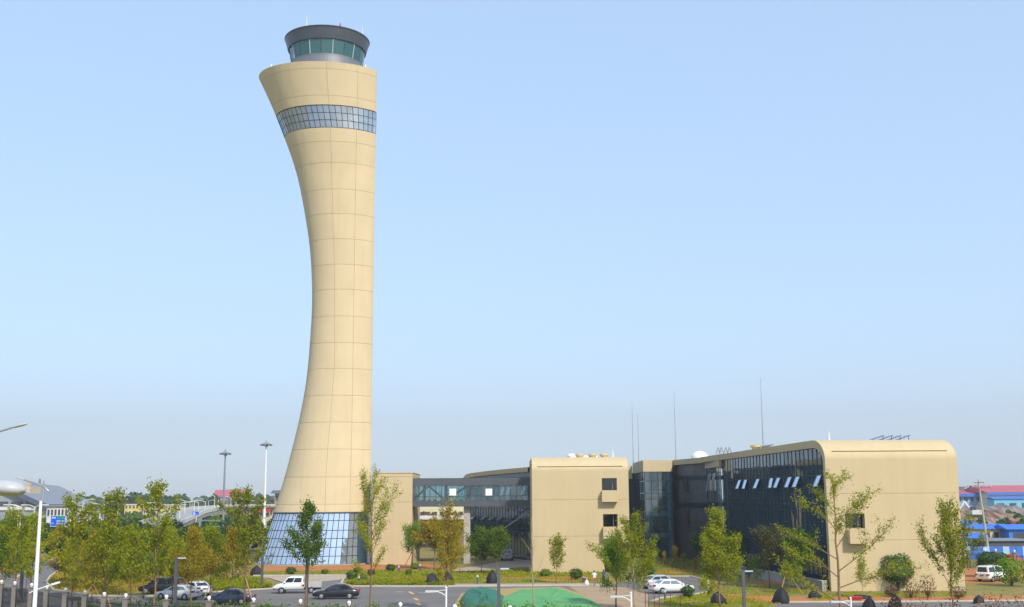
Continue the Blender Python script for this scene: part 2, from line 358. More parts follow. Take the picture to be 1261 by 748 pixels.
for k in range(NP):
    a0, a1 = 2*math.pi*(k+.03)/NP, 2*math.pi*(k+.97)/NP; f = lambda a, rr, z: (CX+rr*math.cos(a), CYc+rr*math.sin(a), z)
    MB().add([f(a0, r_g0, zg0), f(a1, r_g0, zg0), f(a1, r_g1, zt0-.03), f(a0, r_g1, zt0-.03)], [(0,1,2,3)]).build('cab_pane', GL_CAB, tower)
    a = 2*math.pi*k/NP; MB().bar(f(a, r_g0, zg0), f(a, r_g1, zt0), .10, .10).build('cab_mullion', MULL if k % 2 else mat('cab_post', (.45,.55,.5), .5), tower)
mb = MB(); mb.lathe([(1.5, zg0+.01), (1.5, zt0-.06)], 16, C0)
for k in range(10): a = 2*math.pi*k/10; mb.box(CX+4.3*math.cos(a)-.8, CX+4.3*math.cos(a)+.8, CYc+4.3*math.sin(a)-.4, CYc+4.3*math.sin(a)+.4, zg0+.01, zg0+1.0)
mb.build('cab_consoles', INTER, tower)
mb = MB(); px, pz = xz(378, 19, CYc); mb.tube([(px, CYc, zt1-.5), (px, CYc, (pz+zt1)/2), (px, CYc, pz)], [.12, .07, .03], 6); mb.build('lightning_rod', WHITE, tower)
mb = MB(); px, pz = xz(446.5, 33, CYc); mb.tube([(px, CYc, zt1-1), (px, CYc, pz)], [.1, .03], 6); mb.build('lightning_rod', WHITE, tower)
mb = MB(); px, pz = xz(419, 29, CYc-4); mb.tube([(px, CYc-4, zt1-.45), (px, CYc-4, pz)], .12, 6); mb.build('obstruction_light', mat('red_lamp', (.5,.03,.02)), tower)
for x in (332, 464.5):
    p = at(x, 80 if x < 400 else 78, TYC-3); p = tpt(ZTOP, .6, -.2) if x > 400 else tpt(ZTOP, -.95, -.2)
    px = p.x; MB().tube([(px, p.y, ZTOP+.05), (px, p.y, ZTOP+.55)], .12, 6).build('rim_lamp', WHITE, tower)
# stair block beside the tower
SBY = 181.0; bx0, bx1 = at(458.3, 640, SBY).x, at(507.5, 640, SBY).x
bz = at(480, 583, SBY).z
blk = thing('service_block', 'plain cream service block joined to the right of the tower base', 'building', ((bx0+bx1)/2, 190, 0))
lev = [0, at(480, 618.5, SBY).z, at(480, 587.5, SBY).z, bz]
for i in range(3):
    MB().box(bx0, bx1, SBY, 196, lev[i]+(.02 if i else 0), lev[i+1]-.02).build('wall_panel', STUCCO2, blk)
MB().box(bx0+.15, bx1-.15, SBY+.15, 195.8, .1, bz-.1).build('wall_core', JOINT, blk)
MB().box(bx0-.02, bx1+.06, SBY-.08, 196.1, bz, bz+.12).build('coping', STUCCO2, blk)
# ------------------------------------------------------------------ office building: folded cream shells with glazed flanks
def shell(parent, x0, x1, y0, ztop, length, dx, Rr, th, holes, zrows, slit_m, namepre):
    """front wall panels + curved corner + roof strip; sheared backwards along dx per metre"""
    Rz = Rr*.56; zc = ztop-Rz
    for i in range(len(zrows)-1):
        mb = MB(); a, b = zrows[i], zrows[i+1]
        hs = [h for h in holes if h[3] > a and h[2] < b]
        hs = [(h[0], h[1], max(a+.012, h[2]) if h[2] > a else a+.0, min(b, h[3])) for h in hs]
        holes_wall(mb, x0, x1, a+(.012 if i else 0), b-(.012 if i < len(zrows)-2 else 0), y0, y0+th, hs); mb.build('wall_panel', STUCCO2, parent)
    MB().box(x0+.2, x1-.2, y0+.06, y0+th-.06, .1, zc-.1) if False else None
    # curved part with the shadow slit
    def pf(t, r): return (y0+Rr-r*math.cos(t), zc+(Rz-(Rr-r))*math.sin(t))
    def strip(xa, xb, t0, t1, n, name=None, tail=False):
        mb = MB(); out = [pf(t, Rr) for t in np.linspace(t0, t1, n+1)]; inn = [pf(t, Rr-th) for t in np.linspace(t0, t1, n+1)]
        if tail: out.append((y0+length, ztop)); inn.append((y0+length, ztop-th))
        def sh(y): return dx*max(0, y-y0)
        o = [[(xa+sh(y), y, z) for y, z in out], [(xb+sh(y), y, z) for y, z in out]]; q = [[(xa+sh(y), y, z) for y, z in inn], [(xb+sh(y), y, z) for y, z in inn]]
        mb.grid(o); mb.grid(q[::-1]); mb.grid([q[0], o[0]]); mb.grid([o[1], q[1]])
        mb.add([o[0][0], o[1][0], q[1][0], q[0][0]], [(0,1,2,3)]); mb.add([o[0][-1], o[1][-1], q[1][-1], q[0][-1]], [(3,2,1,0)])
        return mb
    zs = ztop-1.42; ts = math.asin((zs-zc)/Rz); te = ts+.11/Rz
    mb = strip(x0, x1, 0, ts, 10); mb.build('curved_corner', STUCCO2, parent, smooth=True)
    mb = strip(x0, x1, te, math.pi/2, 10, tail=True); mb.build('roof_shell', STUCCO2, parent, smooth=True)
    for xa, xb in ((x0, x0+slit_m), (x1-slit_m, x1)): strip(xa, xb, ts, te, 1).build('curved_corner', STUCCO2, parent)
    mb = MB(); y, z = pf((ts+te)/2, Rr-th*.6); mb.box(x0+slit_m, x1-slit_m, y, y+.1, z-.3, z+.3); mb.build('slit_backing', JOINT, parent)
def window(parent, x0, x1, z0, z1, y0, th, frame=True):
    w_ = MB(); t = .07; yb = y0+th-.12
    w_.box(x0, x0+t, yb, yb+.08, z0, z1); w_.box(x1-t, x1, yb, yb+.08, z0, z1); w_.box(x0+t, x1-t, yb, yb+.08, z0, z0+t); w_.box(x0+t, x1-t, yb, yb+.08, z1-t, z1)
    xm = x0+(x1-x0)*.72; w_.box(xm, xm+t, yb, yb+.08, z0+t, z1-t)
    wo = w_.build('window', mat('win_frame', (.16,.17,.18), .5), parent)
    MB().add([(x0+t,yb+.04,z0+t),(xm,yb+.04,z0+t),(xm,yb+.04,z1-t),(x0+t,yb+.04,z1-t)], [(0,1,2,3)]).build('pane', GL_WIN, wo)
    MB().add([(xm+t,yb+.04,z0+t),(x1-t,yb+.04,z0+t),(x1-t,yb+.04,z1-t),(xm+t,yb+.04,z1-t)], [(0,1,2,3)]).build('pane', GL_WIN, wo)
    MB().box(x0-.1, x1+.1, y0+th+.9, y0+th+.95, z0-.1, z1+.1).build('room_shade_sheet', mat('dark_room', (.05,.05,.055), .8), wo)  # dark sheet painted to stand for the unlit room behind
def balcony(parent, x0, x1, z0, z1, y0, d):
    mb = MB(); mb.box(x0, x1, y0-d, y0-d+.12, z0, z1); mb.box(x0, x0+.12, y0-d+.12, y0+.02, z0, z1); mb.box(x1-.12, x1, y0-d+.12, y0+.02, z0, z1); mb.box(x0+.12, x1-.12, y0-d+.12, y0+.02, z0, z0+.12)
    mb.build('balcony', STUCCO2, parent)
office = thing('office_building', 'long office building of folded cream shells with dark glazed flanks', 'building', (28, 165, 0))
TH = .85
# --- middle block
MY = gnd(720, 705.5).y
mx0, mx1 = at(655.5, 640, MY).x, at(775, 640, MY).x
mzt = at(700, 563.3, MY).z+.1
P = lambda x, y: xz(x, y, MY)
h1 = (P(741, 589)[0], P(759.5, 589)[0], P(750, 604)[1], P(750, 589)[1]); h2 = (P(742.5, 633)[0], P(760.5, 633)[0], P(750, 649)[1], P(750, 633.3)[1]); h3 = (P(744, 673)[0], P(762, 673)[0], -.01, P(750, 673)[1])
jz = [0, P(700, 660.5)[1], P(700, 615.4)[1], mzt-3.4*.56]
shell(office, mx0, mx1, MY, mzt, 24, 0, 3.4, TH, [h1, h2, h3], jz, .75, 'mid')
for h in (h1, h2): window(office, h[0], h[1], h[2]-.55, h[3], MY, TH)
window(office, h3[0], h3[1], 0, h3[3], MY, TH)
for h in (h1, h2): 
    balcony(office, h[0]-.06, h[1]+.04, h[2]-1.55, h[2]-.02, MY, .9)
MB().box(mx0+.06, mx0+.5, MY+TH+.01, MY+23.5, 0, mzt-2.6).build('flank_wall', STUCCO2, office)
MB().box(mx1-.9, mx1-.5, MY+TH+.01, MY+23.5, 0, mzt-2.6).build('flank_wall', mat('dark_flank', (.03,.055,.075), .25), office)
for sx0, sx1 in ((mx0+.08, mx0+.46), (mx1-.88, mx1-.52)): MB().box(sx0, sx1, MY+3.2, MY+23.5, mzt-2.59, mzt-TH-.02).build('flank_wall', STUCCO2 if sx0 < mx0+1 else mat('dark_flank', (.03,.055,.075), .25), office)
MB().box(mx0+.5, mx1-.5, MY+8, MY+8.3, 0, mzt-1).build('partition', INTER, office)
MB().box(mx0+.05, mx1-.05, MY+23.1, MY+23.45, .01, mzt-TH-.03).build('rear_wall', STUCCO2, office)
# --- right block and long glazed flank
BY = gnd(1100, 728).y
rx0, rx1 = at(1019.5, 640, BY).x, at(1184.5, 660, BY).x
rzt = at(1100, 541.2, BY+2).z+.02
P = lambda x, y: xz(x, y, BY)
hb = (P(1040.5, 632)[0], P(1064.5, 632)[0], P(1050, 651)[1], P(1050, 632.5)[1])
jz = [0, P(1100, 665)[1], P(1100, 607.6)[1], rzt-4*.56]
DXB = -.072
LB = 58
shell(office, rx0, rx1, BY, rzt, LB, DXB, 4.0, TH, [hb], jz, .85, 'right')
window(office, hb[0], hb[1], hb[2], hb[3], BY, TH)
balcony(office, P(1043.5, 660)[0], P(1067, 660)[0], P(1050, 669.5)[1], P(1050, 652.5)[1], BY, 1.0)
MB().box(rx1-.6, rx1-.1, BY+TH+.01, BY+16, 0, rzt-4.1).build('flank_wall', STUCCO2, office)
MB().add([(rx1-.15,BY+4,0),(rx1-.15+DXB*(LB-4),BY+LB,0),(rx1-.15+DXB*(LB-4),BY+LB,rzt-TH),(rx1-.15,BY+4,rzt-TH)], [(0,3,2,1)]).build('flank_wall', STONE, office)
def facade(parent, A, B, zrows, ncol, inset, gl, opens=(), mw=.065, pull=.0, fin=.06):
    """glazed wall from A to B (plan points): each pane its own object, mullions and transoms in front"""
    A = Vector((*A, 0)); B = Vector((*B, 0)); d = (B-A); Ln = d.length; d.normalize(); nrm = Vector((d.y, -d.x, 0))
    if nrm.x > 0: nrm = -nrm
    cw = Ln/ncol
    for j in range(ncol):
        for i in range(len(zrows)-1):
            a = A+d*(j*cw+mw/2); b = A+d*((j+1)*cw-mw/2); z0, z1 = zrows[i]+mw/2, zrows[i+1]-mw/2
            U = lambda p, z, o=0: (p.x+nrm.x*o, p.y+nrm.y*o, z)
            if (i, j) in opens:
                t = opens[(i, j)]
                fr = MB(); q = [U(a,z1,.1), U(b,z1,.1), U(b,z0,.1+t), U(a,z0,.1+t)]
                for k in range(4): fr.bar(q[k], q[(k+1)%4], .07, .07)
                fo = fr.build('open_window', mat('sash', (.30,.33,.37), .35, metal=.5), parent)
                MB().add(q, [(0,1,2,3)]).build('pane', mat('tilted_pane', (.55,.66,.8), .12, metal=.75, var=.05), fo)
                continue
            jt = random.uniform(-.004, .004)
            MB().add([U(a,z0,jt), U(b,z0,-jt), U(b,z1,-jt), U(a,z1,jt)], [(3,2,1,0)]).build('pane', gl, parent)
    for j in range(ncol+1):
        p = A+d*(j*cw); MB().bar(U(p, zrows[0], fin/2), U(p, zrows[-1], fin/2), mw, fin, up=nrm).build('mullion', MULL, parent)
    for z in zrows:
        MB().bar(U(A, z, .03), U(B, z, .03), mw, .07, up=nrm).build('transom', MULL, parent)
random.seed(8)
zr = [.5, 2.9, 4.7, 6.6, 8.0, P(1000, 600.5)[1], P(1000, 586)[1], P(1000, 573)[1], rzt-1.0, ]
def zat(x, y, Y): return at(x, y, Y).z
Yw = BY+12
zr = [.45, 2.7, 4.5, zat(985, 629, Yw), zat(985, 614.5, Yw), zat(985, 600.5, Yw), zat(985, 587, Yw), zat(985, 573, Yw), rzt-TH-.02]
fa = lambda s: (rx0+.45+DXB*s, BY+s)
op = {(5, j): .55 for j in (1, 6, 8, 11, 17)}; op[(5, 21)] = .4; op[(5, 23)] = .5; op[(5,13)] = .3
NB = 30; LG = 46
facade(office, fa(TH+.02), fa(LG), zr, NB, .4, GL_DARK, op)
# interior of that wing: slabs, columns, curtains
for z in (4.5, 8.6, 12.6):
    MB().add([(rx0+.9+DXB*2,BY+2,z),(rx1-1,BY+2,z),(rx1-1+DXB*(LB-2),BY+LB,z),(rx0+.9+DXB*(LB-2),BY+LB,z),(rx0+.9+DXB*2,BY+2,z+.5),(rx1-1,BY+2,z+.5),(rx1-1+DXB*(LB-2),BY+LB,z+.5),(rx0+.9+DXB*(LB-2),BY+LB,z+.5)],
        [(0,3,2,1),(4,5,6,7),(0,1,5,4),(2,3,7,6),(3,0,4,7)]).build('floor_slab', INTER, office)
for k in range(9):
    s = 4+k*5.2; x = rx0+1.6+DXB*s; MB().box(x, x+.55, BY+s, BY+s+.55, .02, rzt-TH-.05).build('column', CONC2, office)
random.seed(5)
for k in range(26):
    s = 2+random.random()*42; z = random.choice((.6, .6, .6, 5.1, 9.2, 13.2)); x = rx0+.85+DXB*s
    MB().box(x, x+.05, BY+s, BY+s+random.uniform(.4,1.0), z, z+(3.0 if z < 1 else 2.2)).build('curtain', CURT, office)
MB().add([(rx0+3.6+DXB*1.5,BY+1.5,0),(rx0+3.6+DXB*LB,BY+LB,0),(rx0+3.6+DXB*LB,BY+LB,rzt-TH),(rx0+3.6+DXB*1.5,BY+1.5,rzt-TH)], [(0,1,2,3)]).build('partition', INTER, office)
# --- link bay (narrow, behind the long flank) and dark stone wall
l0 = fa(LG+.05); l1 = (fa(LG+.05)[0]-.35, BY+LB-.3)
zl = [.5, 3, 4.6, 6.4, 8.2, zat(885, 605, 182), zat(885, 583.5, 182), zat(885, 577, 182)]
facade(office, (l0[0]-.2, l0[1]), l1, zl, 6, .3, GL_DARK, {(5, 2): .5, (5, 4): .5})
lm = MB(); lm.add([(l0[0]-.5, l0[1], zl[-1]), (l1[0]-.3, l1[1], zl[-1]), (l1[0]-.3, l1[1], rzt+.02), (l0[0]-.5, l0[1], rzt+.02), (l0[0]+3, l0[1], zl[-1]), (l1[0]+3, l1[1], zl[-1]), (l1[0]+3, l1[1], rzt+.02), (l0[0]+3, l0[1], rzt+.02)],
    [(0,1,2,3),(3,2,6,7),(0,3,7,4),(1,5,6,2),(0,4,5,1)]); lm.build('link_fascia', STUCCO2, office)
MB().box(l0[0]+2.5, l0[0]+2.8, l0[1], l1[1], 0, rzt-.6).build('partition', INTER, office)
# dark wall, slightly curved, stone courses with darker bands
w0 = Vector((l1[0]-.05, l1[1]+.25)); w1 = Vector((at(828, 600, 203).x, 203.))
nseg = 8; pts = []
for k in range(nseg+1):
    t = k/nseg; p = w0.lerp(w1, t); p.x += -1.0*math.sin(math.pi*t); pts.append(p)
zw = [0, 2.2, 4.4, 6.2, zat(840, 626, 190), zat(840, 619.5, 190), 11, zat(840, 592, 190), zat(840, 586.5, 190), rzt-.95]
for i in range(len(zw)-1):
    band_row = i in (4, 7)
    for k in range(0, nseg, 2):
        mb = MB(); P3 = pts[k:k+3]; o = .10 if band_row else 0.0
        mb.grid([[(p.x+o, p.y, zw[i]+.012) for p in P3], [(p.x+o, p.y, zw[i+1]-.012) for p in P3]]); mb.grid([[(p.x+o, p.y, zw[i+1]-.012) for p in P3], [(p.x+.4, p.y, zw[i+1]-.012) for p in P3]])
        mb.build('stone_panel', GL_DARK if False else (mat('dark_band', (.03,.036,.045), .35) if band_row else STONE), office)
mb = MB(); mb.grid([[(p.x+.2, p.y, 0) for p in pts], [(p.x+.2, p.y, rzt-1) for p in pts]]); mb.build('wall_core', JOINT, office)
for (x, y0p, y1p) in ((851, 590, 606), (851, 628, 646)):
    Y = 191; p = at(x, (y0p+y1p)/2, Y); k = min(range(len(pts)), key=lambda i: abs(pts[i].y-Y)); q = pts[k]
    za, zb = zat(x, y1p, Y), zat(x, y0p, Y)
    MB().box(q.x-.55, q.x-.12, q.y-.5, q.y+.5, za, zb).build('window', mat('dark_vent', (.02,.022,.026), .4), office)
# roof slab over the dark wall with its bright front edge
mb = MB(); ov = .5
T = [(p.x-ov, p.y) for p in pts]+[(pts[-1].x+6, pts[-1].y), (pts[0].x+6, pts[0].y-.2)]; 
mb.prism(T, rzt-.9, rzt-.05); mb.build('roof_slab', STUCCO2, office)
# --- glazed stair tower
SY = 196.; sx0, sx1 = at(793.5, 600, SY).x, at(827.5, 600, SY).x
szt = at(810, 567, SY).z; szb = at(810, 581, SY).z
stair = office
SL = SY+17; sxl = sx0+.2
MB().box(sx0-.15, sx1+.1, SY-.15, SL, szb, szt).build('stair_tower_cap', STUCCO2, office)
szr = [.3, 3.3, 4.3, 6.3, 7.5, 9.6, 10.6, 12.6, szb]
ncf = 4
for i in range(len(szr)-1):
    for j in range(ncf):
        a, b = sx0+(sx1-sx0)*j/ncf+.05, sx0+(sx1-sx0)*(j+1)/ncf-.05
        MB().add([(a,SY,szr[i]+.04),(b,SY,szr[i]+.04),(b,SY,szr[i+1]-.04),(a,SY,szr[i+1]-.04)], [(0,1,2,3)]).build('pane', GL_TEAL, office)
    for j in range(7):
        a, b = SY+17*j/7+.05, SY+17*(j+1)/7-.05
        MB().add([(sx0,b,szr[i]+.04),(sx0,a,szr[i]+.04),(sx0,a,szr[i+1]-.04),(sx0,b,szr[i+1]-.04)], [(0,1,2,3)]).build('pane', GL_DARK, office)
for j in range(ncf+1): x = sx0+(sx1-sx0)*j/ncf; MB().box(x-.05, x+.05, SY-.1, SY+.05, 0, szb-.01).build('mullion', MULL, office)
for j in range(1, 8): y = SY+17*j/7; MB().box(sx0-.1, sx0+.05, y-.05, y+.05, 0, szb-.01).build('mullion', MULL, office)
for z in szr[:-1]: MB().box(sx0-.04, sx1+.04, SY-.05, SY+.04, z-.04, z+.04).build('transom', MULL, office)
for z in (3.3, 6.9, 10.2): MB().box(sx0+.3, sx1-.2, SY+.15, SY+.6, z-.1, z+.75).build('stair_beam', SLABM, office)
for x in (sx0+.2, sx1-.8): MB().box(x, x+.55, SY+.14, SY+.7, 0, szb-.02).build('stair_column', SLABM, office)
MB().box(sx0+.3, sx1, SY+3.2, SY+3.5, 0, szb-.05).build('stair_wall', INTER, office)
for z, yo in ((5.1, 0), (8.6, 0), (12, 0)):
    mb = MB(); mb.bar((sx0+1, SY+1.4, z-1.4), (sx1-1, SY+1.4, z), 1.1, .3); mb.build('stair_flight', CONC2, office)
# --- rear range closing the court
MB().box(mx1-3, sx0+1, SL+.05, SL+12, 0, 14.2).build('rear_range', mat('rear_glazing', (.03,.04,.05), .25), office)
MB().box(mx1-.4, sx0-.3, SL-.7, SL+.0, 13.2, 15.6).build('rear_fascia', STUCCO2, office)
MB().box(sx1-.3, pts[-1].x+8, 203.6, SL+12, 0, 15.2).build('rear_range', STONE, office)
MB().box(mx1-4, mx1-.95, MY+23.5, SL+.0, 0, 15.0).build('reflection_filler', mat('dark_flank', (.03,.055,.075), .25), office)  # unseen dark wing, added so the glazed flank reflects dark
# --- left wing behind the bridge: low shell and glazed flank
a0 = at(654, 600, 189); a1 = at(573.5, 600, 219)
A0 = (a0.x+.3, 189.); A1 = (a1.x, 219.)
wz = [(0, at(655, 575.5, 189).z), (1, at(576, 584.5, 219).z)]
mb = MB(); n = 14; ov = .8; top = []; bot = []; top2 = []; bot2 = []
for k in range(n+1):
    t = k/n; x = A0[0]+(A1[0]-A0[0])*t-ov; y = A0[1]+(A1[1]-A0[1])*t; px = 655+(575-655)*t
    z = wz[0][1]*(1-t)+wz[1][1]*t + (0.12*math.sin(math.pi*t))
    if k == n: z -= 1.0
    elif k == n-1: z -= .12
    top.append((x, y, z)); bot.append((x, y, z-.75)); top2.append((x+15, y, z)); bot2.append((x+15, y, z-.75))
mb.grid([top, top2]); mb.grid([bot2, bot]); mb.grid([bot, top]); mb.grid([top2, bot2]); mb.add([top[-1], top2[-1], bot2[-1], bot[-1]], [(0,1,2,3)]); mb.build('wing_roof', STUCCO2, office, smooth=False)
zlow = min(p[2] for p in bot)-.02
zlw = [.3, 2.6, 4.4, 6.2, zat(620, 637, 205), zat(620, 626, 205), 10.4, 11.8, wz[1][1]-1.0]
random.seed(12)
facade(office, A0, A1, zlw, 24, .3, GL_WING, {(3, j): .5 for j in (10, 13, 16, 20)} | {(6, j): .45 for j in (2, 7, 9)})
mb = MB(); mb.grid([[(p[0]+ov+.05, p[1], p[2]-.7) for p in top], [(p[0]+ov+.05, p[1], zlw[-1]+.05) for p in top]]); mb.build('clerestory', GL_WING, office)
for z in (4.4, 8.6, 12): 
    MB().add([(A0[0]+.5,A0[1],z),(A0[0]+12,A0[1],z),(A1[0]+12,A1[1],z),(A1[0]+.5,A1[1],z),(A0[0]+.5,A0[1],z+.45),(A0[0]+12,A0[1],z+.45),(A1[0]+12,A1[1],z+.45),(A1[0]+.5,A1[1],z+.45)], [(0,3,2,1),(4,5,6,7),(0,1,5,4),(2,3,7,6),(3,0,4,7)]).build('floor_slab', INTER, office)
MB().add([(A0[0]+4,A0[1],0),(A1[0]+4,A1[1],0),(A1[0]+4,A1[1],13),(A0[0]+4,A0[1],13)], [(0,1,2,3)]).build('partition', INTER, office)
MB().add([(A1[0],A1[1]+.1,0),(A1[0]+13,A1[1]+.1,0),(A1[0]+13,A1[1]+.1,wz[1][1]-2.2),(A1[0],A1[1]+.1,wz[1][1]-2.2)], [(3,2,1,0)]).build('rear_wall', STONE, office)
for a, b, m_ in ((at(655, 623, 188), at(612, 652, 188), MULL), (at(656, 627, 187.6), at(617, 653, 187.6), mat('rail', (.4,.42,.43), .4, metal=.5))):
    MB().bar((a.x, a.y, a.z), (b.x, b.y, b.z), .16, .16, m=0).build('stair_rail', m_, office)
# --- roof fittings
random.seed(2)
for x, y0p in ((703, 559.5), (714, 559), (729.5, 559), (744, 559)):
    p = at(x, 562, MY+6); mb = MB(); mb.lathe([(.5, mzt-.02), (.5, mzt+.25), (.62, mzt+.3), (.55, mzt+.55), (.01, mzt+.62)], 12, (p.x, MY+6, 0))
    mb.build('roof_vent', mat('vent_cream', (.5,.4,.2)) if x != 703 else WHITE, office)
MB().box(at(704,560,MY+8).x, at(736,560,MY+8).x, MY+8, MY+9, mzt-.02, mzt+.4).build('roof_kerb', WHITE, office)
def rodpart(x, ytop, Y, zb, r0, name, m, ybase=None, parent=None):
    t = at(x, ytop, Y); MB().tube([(t.x, Y, zb), (t.x, Y, (zb+t.z)/2), (t.x, Y, t.z)], [r0, r0*.75, r0*.4], 5).build(name, m, parent or office)
rodpart(754.7, 555, MY+5, mzt-.02, .11, 'lightning_rod', WHITE); rodpart(1020.5, 531.5, BY+5, rzt-.02, .12, 'lightning_rod', WHITE)
ANT = mat('antenna', (.30,.31,.33), .5)
def antenna(x, ytop, Y, zb, label):
    t = at(x, ytop, Y); o = thing('whip_antenna', label, 'antenna', (t.x, Y, zb), 'whip antennas on the office roof')
    MB().tube([(t.x, Y, zb), (t.x, Y, zb+(t.z-zb)*.5), (t.x, Y, t.z)], [.09, .06, .03], 5).build('mast', ANT, o)
    MB().lathe([(.3, zb), (.3, zb+.2), (.12, zb+.35), (.12, zb+.5)], 10, (t.x, Y, 0)).build('base', CONC2, o)
antenna(936.5, 465, BY+32, rzt, 'tallest whip antenna, on the roof above the long glazed flank')
antenna(830, 482, 198, szt, 'whip antenna rising from the glazed stair tower')
antenna(778.3, 500, 216, 14.21, 'left of the two thin whip antennas behind the middle block')
antenna(785.3, 510, 216, 14.21, 'right of the two thin whip antennas behind the middle block')
rd = thing('radome', 'white domed radome on the office roof', 'radome', (at(857, 563, 200).x, 196, rzt-.05))
q = Vector(rd['_w']); MB().lathe([(1.35, q.z), (1.5, q.z+.35), (1.4, q.z+.75), (1.05, q.z+1.15), (.55, q.z+1.4), (.01, q.z+1.48)], 20, q*Vector((1,1,0)) if False else (q.x, q.y, 0)).build('dome', WHITE, rd, smooth=True)
for x in (884.5, 888.5, 894, 898.5):
    p = at(x, 560, BY+44); mb = MB()
    for s in (-1, 1): mb.bar((p.x+s*.35, BY+44, rzt), (p.x, BY+44, rzt+.95), .06, .06)
    mb.bar((p.x-.2, BY+44, rzt+.4), (p.x+.2, BY+44, rzt+.4), .05, .05); mb.build('roof_trestle', DARKM, office)
p = at(931, 551, BY+33); mb = MB(); mb.lathe([(.55, rzt), (.6, rzt+.45), (.8, rzt+.5), (.75, rzt+.75), (.01, rzt+.85)], 14, (p.x, BY+33, 0)); mb.build('roof_vent', mat('vent_cream', (.5,.4,.2)), office)
p = at(944, 548, BY+30); mb = MB(); mb.box(p.x-.5, p.x+.5, BY+30, BY+31, rzt, rzt+.5); mb.bar((p.x-.3, BY+30.5, rzt+.5), (p.x+1, BY+30.5, rzt+.7), .2, .15); mb.build('roof_camera', GREYM, office)
# tilted solar collectors on the right block
sol = thing('solar_array', 'tilted solar collector rack on the right block roof', 'solar panel', (at(1095,540,BY+14).x, BY+14, rzt))
for k in range(4):
    xa, xb = at(1068+k*11, 540, BY+14).x, at(1088+k*10.5, 540, BY+14).x
    MB().add([(xa,BY+13.5,rzt+.35),(xb,BY+13.5,rzt+1.05),(xb,BY+15.5,rzt+1.05),(xa,BY+15.5,rzt+.35),(xa,BY+13.5,rzt+.27),(xb,BY+13.5,rzt+.97),(xb,BY+15.5,rzt+.97),(xa,BY+15.5,rzt+.27)], [(0,1,2,3),(7,6,5,4),(0,4,5,1),(1,5,6,2),(2,6,7,3),(3,7,4,0)]).build('collector', mat('collector', (.10,.13,.22), .2, metal=.4), sol)
    MB().bar((xb-.05,BY+14,rzt),(xb-.05,BY+14,rzt+1.0), .07, .07).build('support', GREYM, sol); MB().bar((xa+.05,BY+14,rzt),(xa+.05,BY+14,rzt+.3), .07, .07).build('support', GREYM, sol)
# low retaining wall along the flank
rw = thing('retaining_wall', 'low grey retaining wall in front of the glazed flank', 'wall', (rx0-2, BY+20, 0))
a, b = gnd(1021, 729), gnd(893, 704.5)
MB().bar((a.x-.2, a.y+1, .5), (b.x, b.y, .5), .5, 1.0).build('wall', CONC2, rw); MB().bar((a.x-.2, a.y+1, 1.04), (b.x, b.y, 1.04), .62, .08).build('coping', CONC, rw)
# ------------------------------------------------------------------ bridge
GY = 181.6; g0, g1 = at(508, 600, GY).x+.02, mx0+1.5
bridge = thing('link_bridge', 'dark glazed footbridge linking the tower block to the offices', 'bridge', ((g0+g1)/2, GY+2, 0))
zf = [at(580, y, GY).z for y in (588.8, 598.2, 616.6, 624)]
bridge_t = MB().box(g0, g1, GY, GY+5, zf[1], zf[0]).build('top_fascia', FASC, bridge); MB().box(g0, g1, GY, GY+5, zf[3], zf[2]).build('bottom_fascia', FASC, bridge)
ng = 22; zmid = zf[2]+(zf[1]-zf[2])*.3
for j in range(ng):
    a, b = g0+(g1-g0)*j/ng+.03, g0+(g1-g0)*(j+1)/ng-.03
    for c, d in ((zf[2]+.02, zmid-.03), (zmid+.03, zf[1]-.02)):
        MB().add([(a,GY+.25,c),(b,GY+.25,c),(b,GY+.25,d),(a,GY+.25,d)], [(0,1,2,3)]).build('pane', GL_TEAL, bridge)
        MB().add([(a,GY+4.75,c),(b,GY+4.75,c),(b,GY+4.75,d),(a,GY+4.75,d)], [(0,1,2,3)]).build('pane', GL_TEAL, bridge)
for j in range(ng+1): x = g0+(g1-g0)*j/ng; MB().box(x-.03, x+.03, GY+.17, GY+.33, zf[2], zf[1]).build('mullion', MULL, bridge)
MB().box(g0, g1, GY+.2, GY+.3, zmid-.03, zmid+.03).build('transom', MULL, bridge)
tk = [(508, 616, 528, 599), (528, 599, 548, 616), (548, 616, 575, 599)]
for xa, ya, xb, yb in tk:
    a, b = at(xa, ya, GY+1), at(xb, yb, GY+1); MB().bar((a.x, GY+1, max(zf[2], a.z)), (b.x, GY+1, min(zf[1], b.z)), .3, .3).build('truss_diagonal', FASC, bridge)
for x in (523, 549, 577): p = at(x, 607, GY+1); MB().box(p.x-.2, p.x+.2, GY+.8, GY+1.2, zf[2], zf[1]).build('truss_post', FASC, bridge)
for x in (557.6, 602): a, b = at(x-4.1, 610.5, GY), at(x+4.1, 602, GY); MB().box(a.x, b.x, GY+.12, GY+.16, a.z, b.z).build('white_panel', mat('panel_white', (.85,.86,.88), .4, var=.02), bridge)
p0, p1 = at(571, 640, GY+1), at(579, 640, GY+1); MB().box(p0.x, p1.x, GY+1, GY+2.2, 0, zf[3]).build('pier', CONC, bridge)
